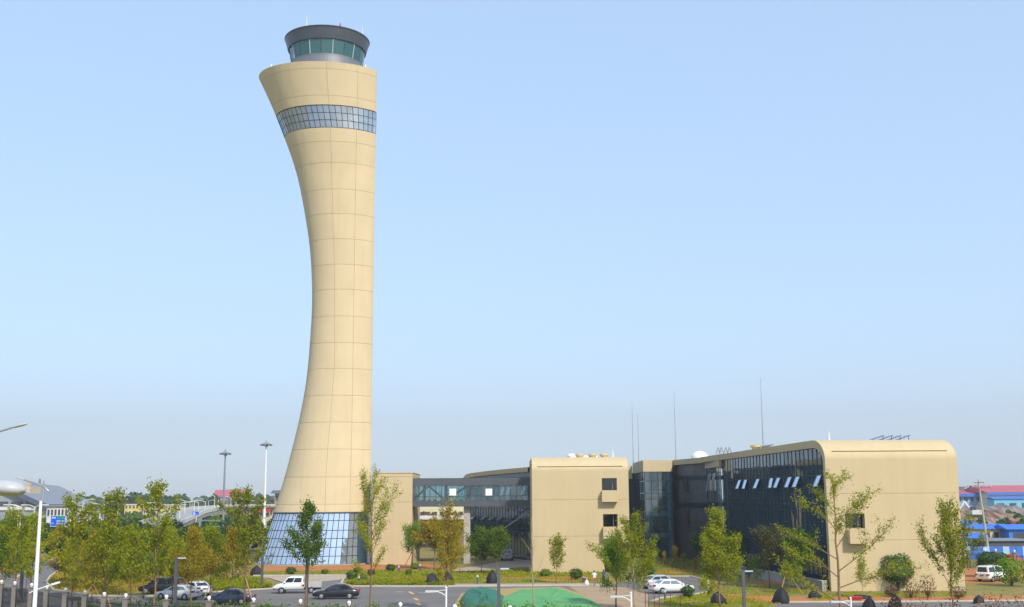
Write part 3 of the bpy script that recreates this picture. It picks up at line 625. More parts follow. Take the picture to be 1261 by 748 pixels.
# ------------------------------------------------------------------ ground, roads, kerbs
def sheet(name, px, m, z, kind='structure'):
    mb = MB(); v = [gnd(x, y) for x, y in px]; v = [(p.x, p.y, z) for p in v]
    ar = sum(v[i][0]*v[(i+1)%len(v)][1]-v[(i+1)%len(v)][0]*v[i][1] for i in range(len(v)))
    f = tuple(range(len(v))) if ar > 0 else tuple(range(len(v)))[::-1]
    o = mb.add(v, [f]).build(name, m); o['kind'] = kind; return o
g = MB(); g.add([(-3400,-150,0),(3400,-150,0),(3400,4200,0),(-3400,4200,0)], [(0,1,2,3)]); struct(g.build('ground', LAWN))
asph = [(-60,724),(0,708),(30,697),(78,688.5),(95,688.5),(80,698),(62,710),(57,718),(66,727),(110,734),(170,735.5),(230,733),(265,729.5),(335,725.5),(352,719),(330,712),(312,709.5),(440,709),(424,713.5),(420,719),(434,722.8),(560,722.8),(700,721.8),(745,721.5),(775,716),(800,710.5),(850,710.5),(872,716),(872,729),(850,734),(815,737),(800,742),(805,790),(-60,790)]
sheet('road', asph, ASPH, .006)
sheet('road_right', [(960,742.5),(1100,742),(1261,740.5),(1330,740),(1330,790),(900,790)], ASPH, .006)
sheet('pavement', [(312,709.6),(440,709.2),(424,713.4),(400,716),(352,718.6),(330,712.4)], PATH, .010)
sheet('pavement_kerbside', [(436,722.4),(434,719.8),(560,719.4),(745,718.6),(745,721.4),(700,721.6),(560,722.6)], PATH, .010)
sheet('pavement_right', [(700,722.2),(745,721.9),(770,724),(800,733),(798,744),(803,790),(735,790),(720,735)], mat('sandy_path', (.36,.25,.15), .9, scale=.4, var=.25), .012)
sheet('soil_bed', [(318,697.2),(520,694.6),(575,700),(440,702),(316,704)], SOIL, .008)
sheet('soil_bed', [(880,731),(985,735.5),(1100,735.8),(1300,733),(1300,739.4),(1100,741),(985,741.4),(900,741)], SOIL, .008)
sheet('soil_bed', [(-40,706),(0,701.5),(75,686.5),(120,684),(95,688.2),(78,688.2),(30,696.6),(0,707.6),(-40,716)], SOIL, .008)
sheet('soil_bed', [(1185,700),(1261,697),(1300,700),(1300,716),(1190,719)], SOIL, .009)
for a in ([(480,711),(530,710),(545,715),(500,718)], [(590,708),(640,707),(655,712),(600,714)], [(660,711.5),(735,709),(740,714.5),(668,716.5)], [(790,704.5),(850,701),(870,704),(800,708)], [(930,716),(975,715),(985,719),(935,720)]): sheet('soil_bed', a, SOIL, .008)
sheet('pavement_lane', [(555,702),(600,695),(640,687),(655,687),(655,698),(600,702),(560,706)], PATH, .011)
def kerb(px, name='kerb'):
    mb = MB(); P = [gnd(x, y) for x, y in px]
    for a, b in zip(P, P[1:]): mb.bar((a.x, a.y, .065), (b.x, b.y, .065), .22, .13)
    struct(mb.build(name, KERB))
kerb([(57,718),(62,710),(80,698),(95,688.5)]); kerb([(57,718),(66,727),(110,734),(170,735.5),(230,733),(265,729.5),(335,725.5),(352,719),(330,712)]); kerb([(424,713.5),(420,719),(434,722.8),(560,722.8),(700,721.8),(745,721.5)])
kerb([(312,709.4),(440,708.8)]); kerb([(775,716),(800,710.3),(850,710.3),(872,716),(872,729),(850,734),(815,737),(800,742)]); kerb([(960,742.3),(1100,741.8),(1261,740.3),(1330,739.8)]); kerb([(0,707.8),(30,696.8),(78,688.3)])
def dash(px, wd, m, z=.016, n=1, name='lane_marking'):
    for a, b in zip(px[::2], px[1::2]):
        A, B = gnd(*a), gnd(*b); d = (B-A).normalized(); s = Vector((-d.y, d.x, 0))*wd/2
        o = MB().add([A-s+Vector((0,0,z)), B-s+Vector((0,0,z)), B+s+Vector((0,0,z)), A+s+Vector((0,0,z))], [(0,1,2,3)]).build(name, m); o['kind'] = 'structure'
dash([(487,729.2),(497,729.2),(516,730.4),(533,730.4),(275,731.5),(292,731),(252,737),(270,736.3)], .28, LINEW)
dash([(504,729),(509,732),(510,737),(515,739.5),(513,743),(518,745.5)], .35, LINEY)
dash([(20,712),(24,708),(27,705.5),(33,703),(17,716.5),(20,713.5)], .35, LINEY)
dash([(60,697),(66,696.4)], .3, LINEW)
# ------------------------------------------------------------------ foliage machinery
def leaf_mesh(name, C, size, m, seed=0, flat=.35, asp=.6):
    rng = np.random.default_rng(seed); C = np.asarray(C, dtype=np.float64); N = len(C)
    nrm = rng.normal(size=(N,3)); nrm[:,2] += flat; nrm /= np.linalg.norm(nrm, axis=1)[:,None]
    t = rng.normal(size=(N,3)); a = np.cross(nrm, t); a /= np.linalg.norm(a, axis=1)[:,None]; b = np.cross(nrm, a)
    s = size*rng.uniform(.6, 1.35, (N,1)); a *= s; b *= s*asp
    V = np.stack([C-a, C-b*.9+a*.1, C+a, C+b], axis=1).reshape(-1,3)
    me = bpy.data.meshes.new(name); me.vertices.add(4*N); me.vertices.foreach_set('co', V.ravel())
    me.loops.add(4*N); me.loops.foreach_set('vertex_index', np.arange(4*N, dtype=np.int32)); me.polygons.add(N)
    me.polygons.foreach_set('loop_start', np.arange(0, 4*N, 4, dtype=np.int32)); me.polygons.foreach_set('loop_total', np.full(N, 4, dtype=np.int32))
    me.materials.append(m); me.update(calc_edges=True); me.validate(); return me
def gen_tree(seed, H, style):
    rng = np.random.default_rng(seed); tb = MB(); Lv = []
    U = rng.uniform
    S = dict(young=dict(clear=.24, n1=15, el=(28,58), ln=.36, n2=7, den=6.5, tr=.0085, sig=.10, top=.97),
             lanky=dict(clear=.15, n1=13, el=(22,46), ln=.56, n2=8, den=6.5, tr=.011, sig=.12, top=.97),
             pyr=dict(clear=.14, n1=26, el=(20,42), ln=.42, n2=7, den=12, tr=.010, sig=.15, top=.98),
             thick=dict(clear=.22, n1=20, el=(18,50), ln=.42, n2=6, den=10, tr=.009, sig=.22, top=.96),
             vase=dict(clear=.12, n1=16, el=(36,60), ln=.62, n2=8, den=9, tr=.010, sig=.12, top=.9),
             round=dict(clear=.36, n1=14, el=(12,65), ln=.36, n2=7, den=13, tr=.013, sig=.24, top=.8),
             broad=dict(clear=.34, n1=20, el=(22,50), ln=.36, n2=7, den=10, tr=.010, sig=.13, top=.97),
             bare=dict(clear=.25, n1=9, el=(40,62), ln=.33, n2=4, den=0, tr=.009, sig=.1, top=.97))[style]
    r0 = max(.035, S['tr']*H); n = 9; lean = rng.normal(0, .012, 2)
    tp = [np.array([lean[0]*H*(i/n)+rng.normal(0,.008*H)*(i > 0)*.6, lean[1]*H*(i/n)+rng.normal(0,.006*H)*(i > 0)*.6, H*S['top']*i/n]) for i in range(n+1)]
    tb.tube(tp, [r0*(1-.85*i/n)*(1.25 if i == 0 else 1) for i in range(n+1)], 6)
    def tpos(t): f = t*n; i = min(int(f), n-1); return tp[i]*(1-(f-i))+tp[i+1]*(f-i)
    def twig(p, d, ln, r, lev, den):
        k = 4; pts = [p]; d = np.array(d, dtype=float)
        for i in range(k):
            d = d+rng.normal(0, .13, 3)+np.array([0,0,.09 if style != 'lanky' else .02]); d /= np.linalg.norm(d); pts.append(pts[-1]+d*ln/k)
        tb.tube(pts, [r*(1-.75*i/k) for i in range(k+1)], 4 if lev == 1 else 3, cap=False)
        nl = int(den*ln*(2.2 if lev == 2 else 1.2))
        for _ in range(nl):
            f = U(.35 if lev == 1 else .1, 1.03)*k; i = min(int(f), k-1); q = pts[i]*(1-(f-i))+pts[i+1]*(f-i)
            c = q+rng.normal(0, S['sig'], 3)
            for _ in range(3): Lv.append(c+rng.normal(0, .09+S['sig']*.35, 3))
        if lev == 1:
            for j in range(S['n2']):
                f = (.22+.76*(j+U(0,1))/S['n2'])*k; i = min(int(f), k-1); q = pts[i]*(1-(f-i))+pts[i+1]*(f-i)
                t = rng.normal(0, 1, 3); t[2] = abs(t[2])*.5; dd = (pts[i+1]-pts[i]); dd /= np.linalg.norm(dd); e = dd*.9+t*.55; e /= np.linalg.norm(e)
                twig(q, e, ln*U(.22,.42)*(1.15-f/k*.4), r*.5, 2, den)
    ga = U(0, 6.28)
    for i in range(S['n1']):
        t = S['clear']+(.97-S['clear'])*((i+U(0,.8))/S['n1']); az = ga+i*2.4+U(-.4,.4); rel = (t-S['clear'])/(1-S['clear'])
        el = R(U(*S['el'])+rel*14)
        if style == 'round': ln = S['ln']*H*(.55+.6*math.sin(math.pi*min(1, rel*.8+.25)))*U(.7,1.1)
        elif style in ('young',): ln = S['ln']*H*(.42+.75*math.sin(math.pi*(.15+.75*rel)))*U(.55,1.15)*(1-.5*rel)
        elif style == 'vase': ln = S['ln']*H*(1-.75*rel)*U(.7,1.1)
        else: ln = S['ln']*H*(1.02-.88*rel)*U(.6,1.15)
        if style == 'lanky' and i < 6: az = (3.14, .1, 3.4, -.25, 2.9, .3)[i]; el = R((34,27,38,36,30,44)[i]); ln = H*(.46,.50,.44,.46,.40,.36)[i]
        twig(tpos(t), (math.cos(az)*math.cos(el), math.sin(az)*math.cos(el), math.sin(el)), ln, r0*.42*(1-.6*rel), 1, S['den'])
    if S['den']:
        for _ in range(int(S['den']*H*.8)): 
            t = U(.6, 1.0); c = tpos(t)+rng.normal(0, .12, 3)
            for _ in range(3): Lv.append(c+rng.normal(0,.12,3))
    return tb, np.array(Lv)
PROTO = {}
def tree(style, leaf, x, Y, ytop, label, cat='tree', group=None, seed=None, key=None, name='young_tree', bark=BARK, lsize=.115, stakes=0, rot=None, zscale=None, asp=.6):
    t = at(x, ytop, Y); H = t.z; base = gnd(x, 700); loc = (t.x, Y, 0)
    k = key or (style, leaf, seed)
    if k not in PROTO:
        H0 = H if key is None else key[-1]
        tb, Lv = gen_tree(seed or 1, H0, style); tm = tb.build('trunk', bark); me = tm.data; bpy.data.objects.remove(tm)
        for p in me.polygons: p.use_smooth = True
        PROTO[k] = (H0, me, leaf_mesh('crown', Lv, lsize, LEAFS[leaf], seed or 1, asp=asp) if len(Lv) else None)
    H0, me, lm = PROTO[k]; s = H/H0
    o = thing(name, label, cat, loc, group, rz=random.uniform(0, 6.28) if rot is None else rot); o.scale = (s, s, s)
    meshobj('trunk', me, o)
    if lm: meshobj('crown', lm, o)
    for j in range(stakes):
        a = 2.1*j+.4; MB().tube([(1.5*math.cos(a), 1.5*math.sin(a), 0), (.08*math.cos(a), .08*math.sin(a), 2.2)], .045, 5).build('stake', STAKE, o, world=False)
    return o
def ball(x, y, wpx, hpx, leaf, label, cat='shrub', name='round_shrub', seed=1, n=900, lsize=.09, stem=0, group=None):
    """clipped shrub: leaf shell on an uneven ellipsoid resting on the ground; y = base pixel row"""
    b = gnd(x, y); k = (at(x+10, y, b.y)-at(x, y, b.y)).x/10; rx, h = wpx*k/2, hpx*k
    rng = np.random.default_rng(seed); d = rng.normal(size=(n,3)); d /= np.linalg.norm(d, axis=1)[:,None]
    lump = 1+.13*np.sin(d[:,0]*5+seed)*np.sin(d[:,1]*4+2*seed)+.1*np.sin(d[:,2]*7+seed)
    rr = rng.uniform(.55, 1.04, n)**.5*lump; hz = (h-stem)/2
    C = np.stack([d[:,0]*rr*rx, d[:,1]*rr*rx, stem+hz+d[:,2]*rr*hz], axis=1)
    o = thing(name, label, cat, (b.x, b.y, 0), group)
    meshobj('crown', leaf_mesh('crown', C, lsize, LEAFS[leaf], seed), o)
    tb = MB(); tb.tube([(0,0,0),(0,0,stem+hz)], [max(.05, rx*.08), .03], 6)
    for j in range(5): a = j*1.26; tb.tube([(0,0,max(.05,stem*.8)),(rx*.5*math.cos(a), rx*.5*math.sin(a), stem+hz)], [.04,.015], 4)
    tb.build('stem', BARKD, o, world=False); return o
def cover(name, regions, leaf, label, cat, seed, n, h, lsize):
    """ground cover: leaves over picture regions mapped to the ground, denser in drifts"""
    rng = np.random.default_rng(seed); pts = []
    tot = 0; A = []
    for poly in regions:
        P = np.array([gnd(*q)[:2] for q in poly]); x, y = P[:,0], P[:,1]; A.append(abs(np.dot(x, np.roll(y,1))-np.dot(y, np.roll(x,1)))/2)
    for poly, a in zip(regions, A):
        P = np.array([gnd(*q)[:2] for q in poly]); mn, mx = P.min(0), P.max(0); want = int(n*a/sum(A)); got = 0
        Q = rng.uniform(mn, mx, (want*6, 2)); ins = np.zeros(len(Q), bool); j = len(P)-1
        for i in range(len(P)):
            c = ((P[i,1] > Q[:,1]) != (P[j,1] > Q[:,1])) & (Q[:,0] < (P[j,0]-P[i,0])*(Q[:,1]-P[i,1])/(P[j,1]-P[i,1]+1e-9)+P[i,0]); ins ^= c; j = i
        Q = Q[ins]; drift = np.sin(Q[:,0]*.9+seed)*np.sin(Q[:,1]*.7+seed*2)+.6*np.sin(Q[:,0]*2.3)*np.sin(Q[:,1]*1.9); Q = Q[drift > rng.uniform(-1.1, .6, len(Q))][:want]
        hh = h*(.5+.5*np.abs(np.sin(Q[:,0]*1.7+seed)*np.cos(Q[:,1]*1.3)))
        pts.append(np.column_stack([Q, rng.uniform(.01, 1, len(Q))*hh]))
    o = meshobj(name, leaf_mesh(name, np.vstack(pts), lsize, LEAFS[leaf], seed, flat=.6)); return tag(o, label, cat, kind='stuff')
# ------------------------------------------------------------------ planting
random.seed(21)
# foreground trees, each its own
tree('young', 'yg', 458, 100, 588, 'tall slender young tree with sparse leaves before the cream service block', seed=11, lsize=0.074, stakes=0, rot=0)
tree('broad', 'g', 379.5, 103, 614, 'leafy young tree standing before the tower glass base', seed=31, lsize=0.092, rot=1)
tree('lanky', 'yg', 1026, 92, 578, 'tall tree with long bare branches before the right block corner', seed=5, lsize=0.078, rot=0)
tree('vase', 'yg', 1164, 100, 619, 'spreading young tree with upswept branches before the right cream wall', seed=8, lsize=0.085, rot=2)
tree('pyr', 'yg', 883, 106, 625, 'pyramid-shaped yellow-green tree right of the parked white sedan', seed=4, lsize=0.089, rot=0)
tree('vase', 'yg', 778, 104, 634, 'tall multi-branched tree left of the parked white sedan', seed=23, lsize=0.085, rot=.7, bark=BARKP)
tree('round', 'g', 757, 108, 662, 'green round-crowned tree covering the door of the middle block', seed=14, lsize=0.089, rot=.2)
tree('young', 'or', 551, 106, 622, 'thin tree with yellowing leaves under the footbridge', seed=17, lsize=0.089, rot=.5)
tree('bare', 'yg', 656, 104, 634, 'bare slender tree before the left edge of the middle block', seed=9, bark=BARKP, rot=.3)
tree('young', 'yg', 684, 140, 661, 'small green tree against the middle block wall', seed=26, lsize=0.096, rot=2.2)
tree('round', 'g', 593, 158, 650, 'dense green tree under the bridge, left of the silver car', seed=33, lsize=0.126)
tree('round', 'g', 612, 156, 648, 'dense green tree right beside the dark lamp post', seed=34, lsize=0.118)
tree('round', 'or', 535, 168, 637, 'orange-tinged bushy tree below the footbridge', seed=35, lsize=0.133)
tree('thick', 'or', 556, 150, 650, 'low yellow tree in front of the pale bridge pier', seed=36, lsize=0.111)
tree('round', 'g', 508, 172, 641, 'small propped tree at the right corner of the service block', seed=37, lsize=0.089, bark=STAKE, stakes=3)
tree('round', 'br', 945, 131, 647, 'bronze-leaved tree in front of the long glazed flank', seed=41, lsize=0.096)
tree('round', 'dg', 903, 150, 654, 'dark green tree against the glazed flank, left of the bronze tree', seed=42, lsize=0.118)
tree('round', 'dg', 866, 166, 655, 'dark green tree in front of the dark stone wall', seed=43, lsize=0.126)
tree('round', 'dg', 985, 128, 652, 'green tree just left of the tall lanky tree by the glazing', seed=44, lsize=0.096)
tree('young', 'yg', 968, 124, 692, 'small sapling beside the black wrapped shrub', seed=45, lsize=0.074, stakes=3)
tree('young', 'g', 980, 126, 694, 'small leafy sapling by the retaining wall', seed=46, lsize=0.074)
tree('young', 'yg', 1060, 118, 687, 'small sparse tree before the right cream wall', seed=47, lsize=0.067, bark=BARKP)
for i, (x, Y, yt, lf) in enumerate(((818, 172, 680, 'or'), (831, 170, 674, 'or'), (842, 168, 682, 'yg'), (856, 160, 688, 'or'), (922, 136, 690, 'br'), (932, 132, 686, 'g'), (805, 176, 676, 'g'))):
    tree('young', lf, x, Y, yt, ['orange-leaved sapling nearest the glazed stair tower','taller orange sapling in front of the glazed stair tower','yellow-green sapling before the dark stone wall','orange sapling at the right of the court by the glazed flank','bronze sapling left of the bronze-leaved tree','green sapling right at the foot of the bronze-leaved tree','green sapling beside the right edge of the middle block'][i], group='court saplings', key=('young', lf, 51, 4.0), seed=51+i, lsize=0.081, stakes=2, name='sapling')
ball(1106, 728, 42, 46, 'dg', 'large round dark green clipped tree at the right wall', cat='tree', name='clipped_tree', seed=3, n=3800, lsize=.11, stem=.5)
ball(1223, 711, 42, 32, 'dg', 'spreading dark evergreen right of the cream wall', cat='tree', name='evergreen', seed=4, n=2600, lsize=.14, stem=.4)
ball(1246, 722, 44, 38, 'g', 'loose green bush at the right edge by the fence', name='loose_bush', seed=5, n=1500, lsize=.13)
SH = [(358,707.5,14,9,'dg','round shrub on the strip left of the tree at the tower base'), (400,707,9,6,'g','small round shrub right of the tree at the tower base'), (433,714.5,15,12,'dg','dark shrub nearest the black sedan'), (441,706,11,8,'dg','dark shrub behind the cluster by the tower entrance'),
 (447,716.5,10,9,'dg','right shrub of the cluster by the black sedan'), (481,704,12,9,'dg','round shrub at the service block foot'), (511,701,11,7,'g','bright round shrub under the propped tree'), (503,709,8,8,'g','small shrub in the middle bed'),
 (709.5,714,17,15,'dg','ball shrub alone before the middle block'), (847,736,17,16,'dg','green shrub at the nose of the white sedan'), (290,718,13,9,'g','shrub on the road island left of the tower'), (800,709,14,12,'dg','dark shrub behind the silver sedan'), (672,710,14,9,'g','low shrub at the left foot of the middle block'), (457,709,10,8,'br','brownish shrub in the bed by the service block')]
for i, (x, y, w_, h_, lf, lb) in enumerate(SH): ball(x, y, w_, h_, lf, lb, seed=60+i, n=700, lsize=.10)
RB = [(1122,737,26,26),(1143,737,22,30),(1098,735,18,14),(1180,738,22,18)]
for i, (x, y, w_, h_) in enumerate(RB): ball(x, y, w_, h_, 'rd', ['reddish shrub left of the spreading tree','tall reddish shrub behind the spreading tree','small reddish shrub below the clipped tree','reddish shrub right of the spreading tree'][i], name='red_shrub', seed=90+i, n=450, lsize=.085)
# mass of young trees on the left
random.seed(77)
spots = [(22,112,628,'young','yg'),(43,116,634,'young','yg'),(97,104,612,'young','yg'),(136,98,604,'lanky','yg'),(196,101,598,'young','yg'),(165,110,652,'thick','yg'),(118,118,652,'thick','or'),(215,116,650,'thick','yg'),(238,112,648,'thick','or'),(262,118,646,'thick','yg'),(180,122,655,'thick','g'),(150,126,658,'thick','yg'),(8,120,640,'thick','g'),(36,124,640,'young','g'),(92,125,662,'thick','yg'),(305,112,602,'young','yg'),(288,122,648,'thick','or')]
LB = ['slender tree nearest the left edge by the fence','second slender tree from the left edge','tall thin tree just right of the white lamp pole','tree with long bare diagonal branches, left of the parked cars','tallest thin tree in front of the yellow building','bushy tree behind the lanky tree','orange-tinged bushy tree right of the white lamp pole','bushy tree above the parked black van','orange-tinged bushy tree above the parked white car','yellow-green bushy tree on the road island','greener bushy tree behind the parked van','low bushy tree in the middle of the left thicket','green bushy tree at the left edge','green slender tree left of the white lamp pole','low bushy tree behind the white lamp pole','very thin tall sapling left of the tower glass','orange-tinged bushy tree nearest the tower glass']
for i, (x, Y, yt, st, lf) in enumerate(spots): tree(st, lf, x, Y, yt, LB[i], key=(st, lf, 'L', i % 3, 9.0), seed=100+i, lsize=.10, stakes=2 if i % 3 == 0 else 0)
n = 0
for k in range(64):
    Y = random.uniform(128, 250); x = random.uniform(-20, 318 if Y > 190 else 290); yt = random.uniform(643, 664)+(0 if Y > 170 else 4)
    g_ = gnd(x, 690)
    if Y > 178 and x > 300: continue
    if 150 < Y < 192 and x < 100 and random.random() < .75: continue     # the side road
    lf = random.choice(['yg','yg','g','or','g','dg']); st = random.choice(['thick','thick','round','pyr'])
    zone = 'left of the white lamp pole' if x < 50 else 'below the large blue sign' if x < 100 else 'below the dark road embankment' if x < 150 else 'below the yellow building' if x < 222 else 'below the grey high mast' if x < 285 else 'nearest the tower glass'
    row = 'front row' if Y < 150 else 'second row' if Y < 180 else 'third row' if Y < 215 else 'rearmost row'; tint = dict(yg='yellow-green', g='green', dg='dark green', **{'or': 'orange-tinged'})[lf]; form = dict(thick='bushy', round='round-crowned', pyr='pyramid-shaped')[st]
    tree(st, lf, x, Y, yt, f'{tint} {form} tree {zone}, {row} of the thicket', group='trees of the left thicket', key=(st, lf, 'M', 6.5), seed=200+n, lsize=.15); n += 1
# dead tree with dark limbs
tree('bare', 'br', 283, 150, 612, 'dark leafless tree rising above the left thicket', seed=303, bark=BARKD, name='bare_tree', rot=.2)
cover('ground_cover', [[(215,727),(255,716),(320,714),(335,724),(262,728)], [(425,718),(445,714),(470,717),(560,716),(560,721),(436,721)]], 'yg', 'low yellow-green planting on the road islands', 'ground cover', 5, 30000, .55, .12)
cover('thicket_undergrowth', [[(60,716),(80,700),(140,694),(260,708),(215,727),(120,733),(66,726)]], 'or', 'dry yellow-brown undergrowth below the left thicket', 'ground cover', 15, 20000, .5, .11)
cover('bed_planting', [[(445,703),(560,705),(600,704),(655,701),(655,706),(740,704),(740,709),(600,712),(560,716),(470,716)], [(640,705),(665,702),(665,712),(640,712)]], 'yg', 'patchy green planting in the bed before the offices', 'ground cover', 6, 6500, .35, .11)
cover('lawn_grass', [[(316,704),(440,702.5),(440,708),(312,708.5)], [(1030,729),(1190,728.5),(1190,735),(1030,735.5)], [(880,722),(1000,727),(1010,733),(890,737)], [(780,690),(880,690),(900,712),(880,716),(850,709),(800,708)], [(440,703),(745,705),(745,718),(436,719)]], 'yg', 'short grass on the verges before the buildings', 'grass', 7, 22000, .13, .09)
cover('verge_grass', [[(820,738),(872,731),(960,742),(900,760),(810,760)], [(1000,731),(1020,731),(1030,740),(1000,740)]], 'yg', 'thin grass on the verge at the bottom right', 'grass', 8, 7000, .2, .09)
cover('hedge_bottom', [[(95,752),(490,760),(490,772),(95,770)], [(560,755),(740,762),(740,785),(560,785)]], 'g', 'scrubby plants along the near fence', 'ground cover', 9, 9000, 1.5, .13)
cover('red_scrub', [[(1085,756),(1180,756),(1200,785),(1085,785)], [(1200,752),(1275,752),(1275,780),(1200,780)]], 'rd', 'reddish scrub along the bottom right road edge', 'ground cover', 10, 1600, 2.0, .11)
# ------------------------------------------------------------------ vehicles
TYRE = mat('tyre', (.015,.015,.016), .85); RIM = mat('rim', (.45,.46,.48), .35, metal=.8); CGL = mat('car_glass', (.015,.02,.025), .06, spec=.8); CGLT = mat('car_glass_pale', (.16,.22,.24), .06, spec=.8)
HEAD = mat('headlight', (.7,.72,.75), .15); TAIL = mat('tail_light', (.45,.02,.015), .25); BLKP = mat('black_plastic', (.02,.02,.022), .6); PLATE = mat('plate_blue', (.02,.08,.45), .5)
def paint(name, c): 
    m = mat(name, c, .28, var=.03); b = m.node_tree.nodes['Principled BSDF']; b.inputs['Coat Weight'].default_value = .6; b.inputs['Coat Roughness'].default_value = .06; return m
PW, PB, PS, PN = paint('car_white', (.72,.73,.74)), paint('car_black', (.012,.013,.018)), paint('car_silver', (.42,.44,.46)), paint('car_navy', (.02,.03,.07))
def car(name, label, kind, pm, loc, rz, cat='car', gl=CGL):
    o = thing(name, label, cat, loc, 'parked vehicles', rz)
    K = dict(sedan=(4.7,.90,1.46,[(-2.35,.42,.80,.72),(-2.22,.27,.98,.82),(-1.6,.22,1.03,.89),(-.5,.2,.97,.9),(.6,.2,.93,.9),(1.3,.22,.88,.88),(2.0,.25,.76,.82),(2.28,.30,.66,.74),(2.35,.40,.55,.66)],(-1.95,-1.05,.25,1.18),.94),
             suv=(4.75,.93,1.72,[(-2.37,.45,.95,.78),(-2.28,.32,1.1,.88),(-1.5,.28,1.12,.93),(-.4,.28,1.08,.93),(.8,.28,1.05,.93),(1.5,.28,1.0,.91),(2.1,.3,.88,.86),(2.34,.38,.72,.76)],(-2.25,-1.95,.55,1.35),1.06),
             van=(4.6,.86,1.85,[(-2.3,.4,.95,.78),(-2.22,.3,1.1,.84),(-1.4,.28,1.1,.86),(.4,.28,1.08,.86),(1.4,.28,1.02,.84),(2.1,.3,.85,.8),(2.3,.4,.66,.72)],(-2.2,-2.02,.9,1.7),1.06),
             pickup=(5.1,.88,1.78,[(-.75,.4,1.15,.84),(-.3,.38,1.15,.88),(.8,.36,1.1,.88),(1.5,.36,1.05,.87),(2.15,.38,.93,.83),(2.5,.45,.72,.74)],(-.68,-.6,.85,1.55),1.12))[kind]
    Ln, wd, H, st, gh, zb = K
    rows_ = []
    for x, zl, zt, w_ in st:
        half = [(0,zl),(.8*w_,zl),(w_,zl+.14),(w_*1.01,(zl+zt)/2+.05),(w_*.975,zt-.05),(w_*.86,zt)]
        top = [(0,zt+.035)]
        ring = half+top+[(-y,z) for y,z in half[:0:-1]]
        rows_.append([(x,y,z) for y,z in ring])
    mb = MB(); mb.grid(rows_, close=True); n = len(rows_[0]); mb.add(rows_[0], [tuple(range(n))[::-1]]); mb.add(rows_[-1], [tuple(range(n))])
    body = mb.build('body', pm, o, smooth=True, world=False)
    xr0, xr1, xf1, xf0 = gh; wb, wt = wd*.88, wd*.68
    B = [(xr0,-wb,zb-.06),(xf0,-wb,zb-.06),(xf0,wb,zb-.06),(xr0,wb,zb-.06)]; M_ = [(xr1-.1,-wt-.05,H-.10),(xf1+.12,-wt-.05,H-.10),(xf1+.12,wt+.05,H-.10),(xr1-.1,wt+.05,H-.10)]; T = [(xr1+.15,-wt*.85,H),(xf1-.2,-wt*.85,H),(xf1-.2,wt*.85,H),(xr1+.15,wt*.85,H)]
    mb = MB(); mb.grid([B, M_, T], close=True); mb.add(T, [(0,1,2,3)]); mb.build('cabin', pm, o, world=False)
    V = lambda t: Vector(t)
    def pane(q, off, name_='window'):
        q = [V(p) for p in q]; nn = (q[1]-q[0]).cross(q[3]-q[0]).normalized(); c = sum(q, Vector())/4
        if nn.dot(c-Vector((0,0,.9))) < 0: nn = -nn
        MB().add([p+nn*off for p in q], [(0,1,2,3)]).build(name_, gl, o, world=False)
    def bil(a,b,c,d,u,v): return (V(a)*(1-u)+V(b)*u)*(1-v)+(V(d)*(1-u)+V(c)*u)*v
    def sub(a,b,c,d,u0,u1,v0,v1): return [bil(a,b,c,d,u0,v0),bil(a,b,c,d,u1,v0),bil(a,b,c,d,u1,v1),bil(a,b,c,d,u0,v1)]
    pane(sub(B[1],B[2],M_[2],M_[1],.07,.93,.14,.94), .012, 'windscreen'); pane(sub(B[3],B[0],M_[0],M_[3],.1,.9,.2,.92), .012, 'rear_window')
    for s in ((B[0],B[1],M_[1],M_[0]), (B[2],B[3],M_[3],M_[2])):
        for u0, u1 in ((.07,.46),(.5,.9)): pane(sub(*s, u0, u1, .16, .9), .012, 'side_window')
    xw = (-Ln*.30 if kind != 'pickup' else -1.55, Ln*.30 if kind != 'pickup' else 1.6); rw_ = .32 if kind != 'suv' else .36
    for x in xw:
        for s in (-1, 1):
            wo = MB().lathe([(rw_-.13,-.10),(rw_-.03,-.11),(rw_,-.07),(rw_,.07),(rw_-.03,.11),(rw_-.13,.10)], 18, (x, s*(wd-.075), rw_), 'y').build('wheel', TYRE, o, world=False)
            MB().lathe([(.01,s*.115),(.07,s*.12),(rw_-.13,s*.10)], 10, (x, s*(wd-.075), rw_), 'y').build('rim', RIM, wo, world=False)
            MB().lathe([(rw_+.02,s*.0),(rw_+.05,s*.0)], 18, (x, s*(wd+.012), rw_), 'y').build('wheel_arch', BLKP, o, world=False)
    fx = st[-1][0]; rx = st[0][0]
    for s in (-1, 1):
        MB().add([(fx-.22,s*st[-1][3]*1.13,.66),(fx-.04,s*st[-1][3]*.75,.66),(fx-.1,s*st[-1][3]*.75,.78),(fx-.3,s*st[-1][3]*1.13,.80)], [(0,1,2,3)]).build('headlight', HEAD, o, world=False)
        MB().box(rx-.02, rx+.22, *sorted((s*st[1][3]*.66, s*st[1][3]*1.03)), .78 if kind != 'suv' else .95, .95 if kind != 'suv' else 1.15).build('tail_light', TAIL, o, world=False)
        MB().box(xf0-.38, xf0-.22, *sorted((s*(wd-.05), s*(wd+.14))), zb, zb+.13).build('mirror', pm, o, world=False)
    MB().box(rx-.03, rx+.02, -.24, .24, .72, .84).build('number_plate', PLATE, o, world=False); MB().box(fx-.04, fx+.03, -.24, .24, .44, .55).build('number_plate', PLATE, o, world=False)
    MB().box(fx-.25, fx+.012, -.5, .5, .40, .62).build('grille', BLKP, o, world=False)
    if kind == 'suv':
        for s in (-1, 1): MB().bar((-1.7, s*.6, H+.05), (.5, s*.6, H+.05), .05, .05).build('roof_rail', RIM, o, world=False)
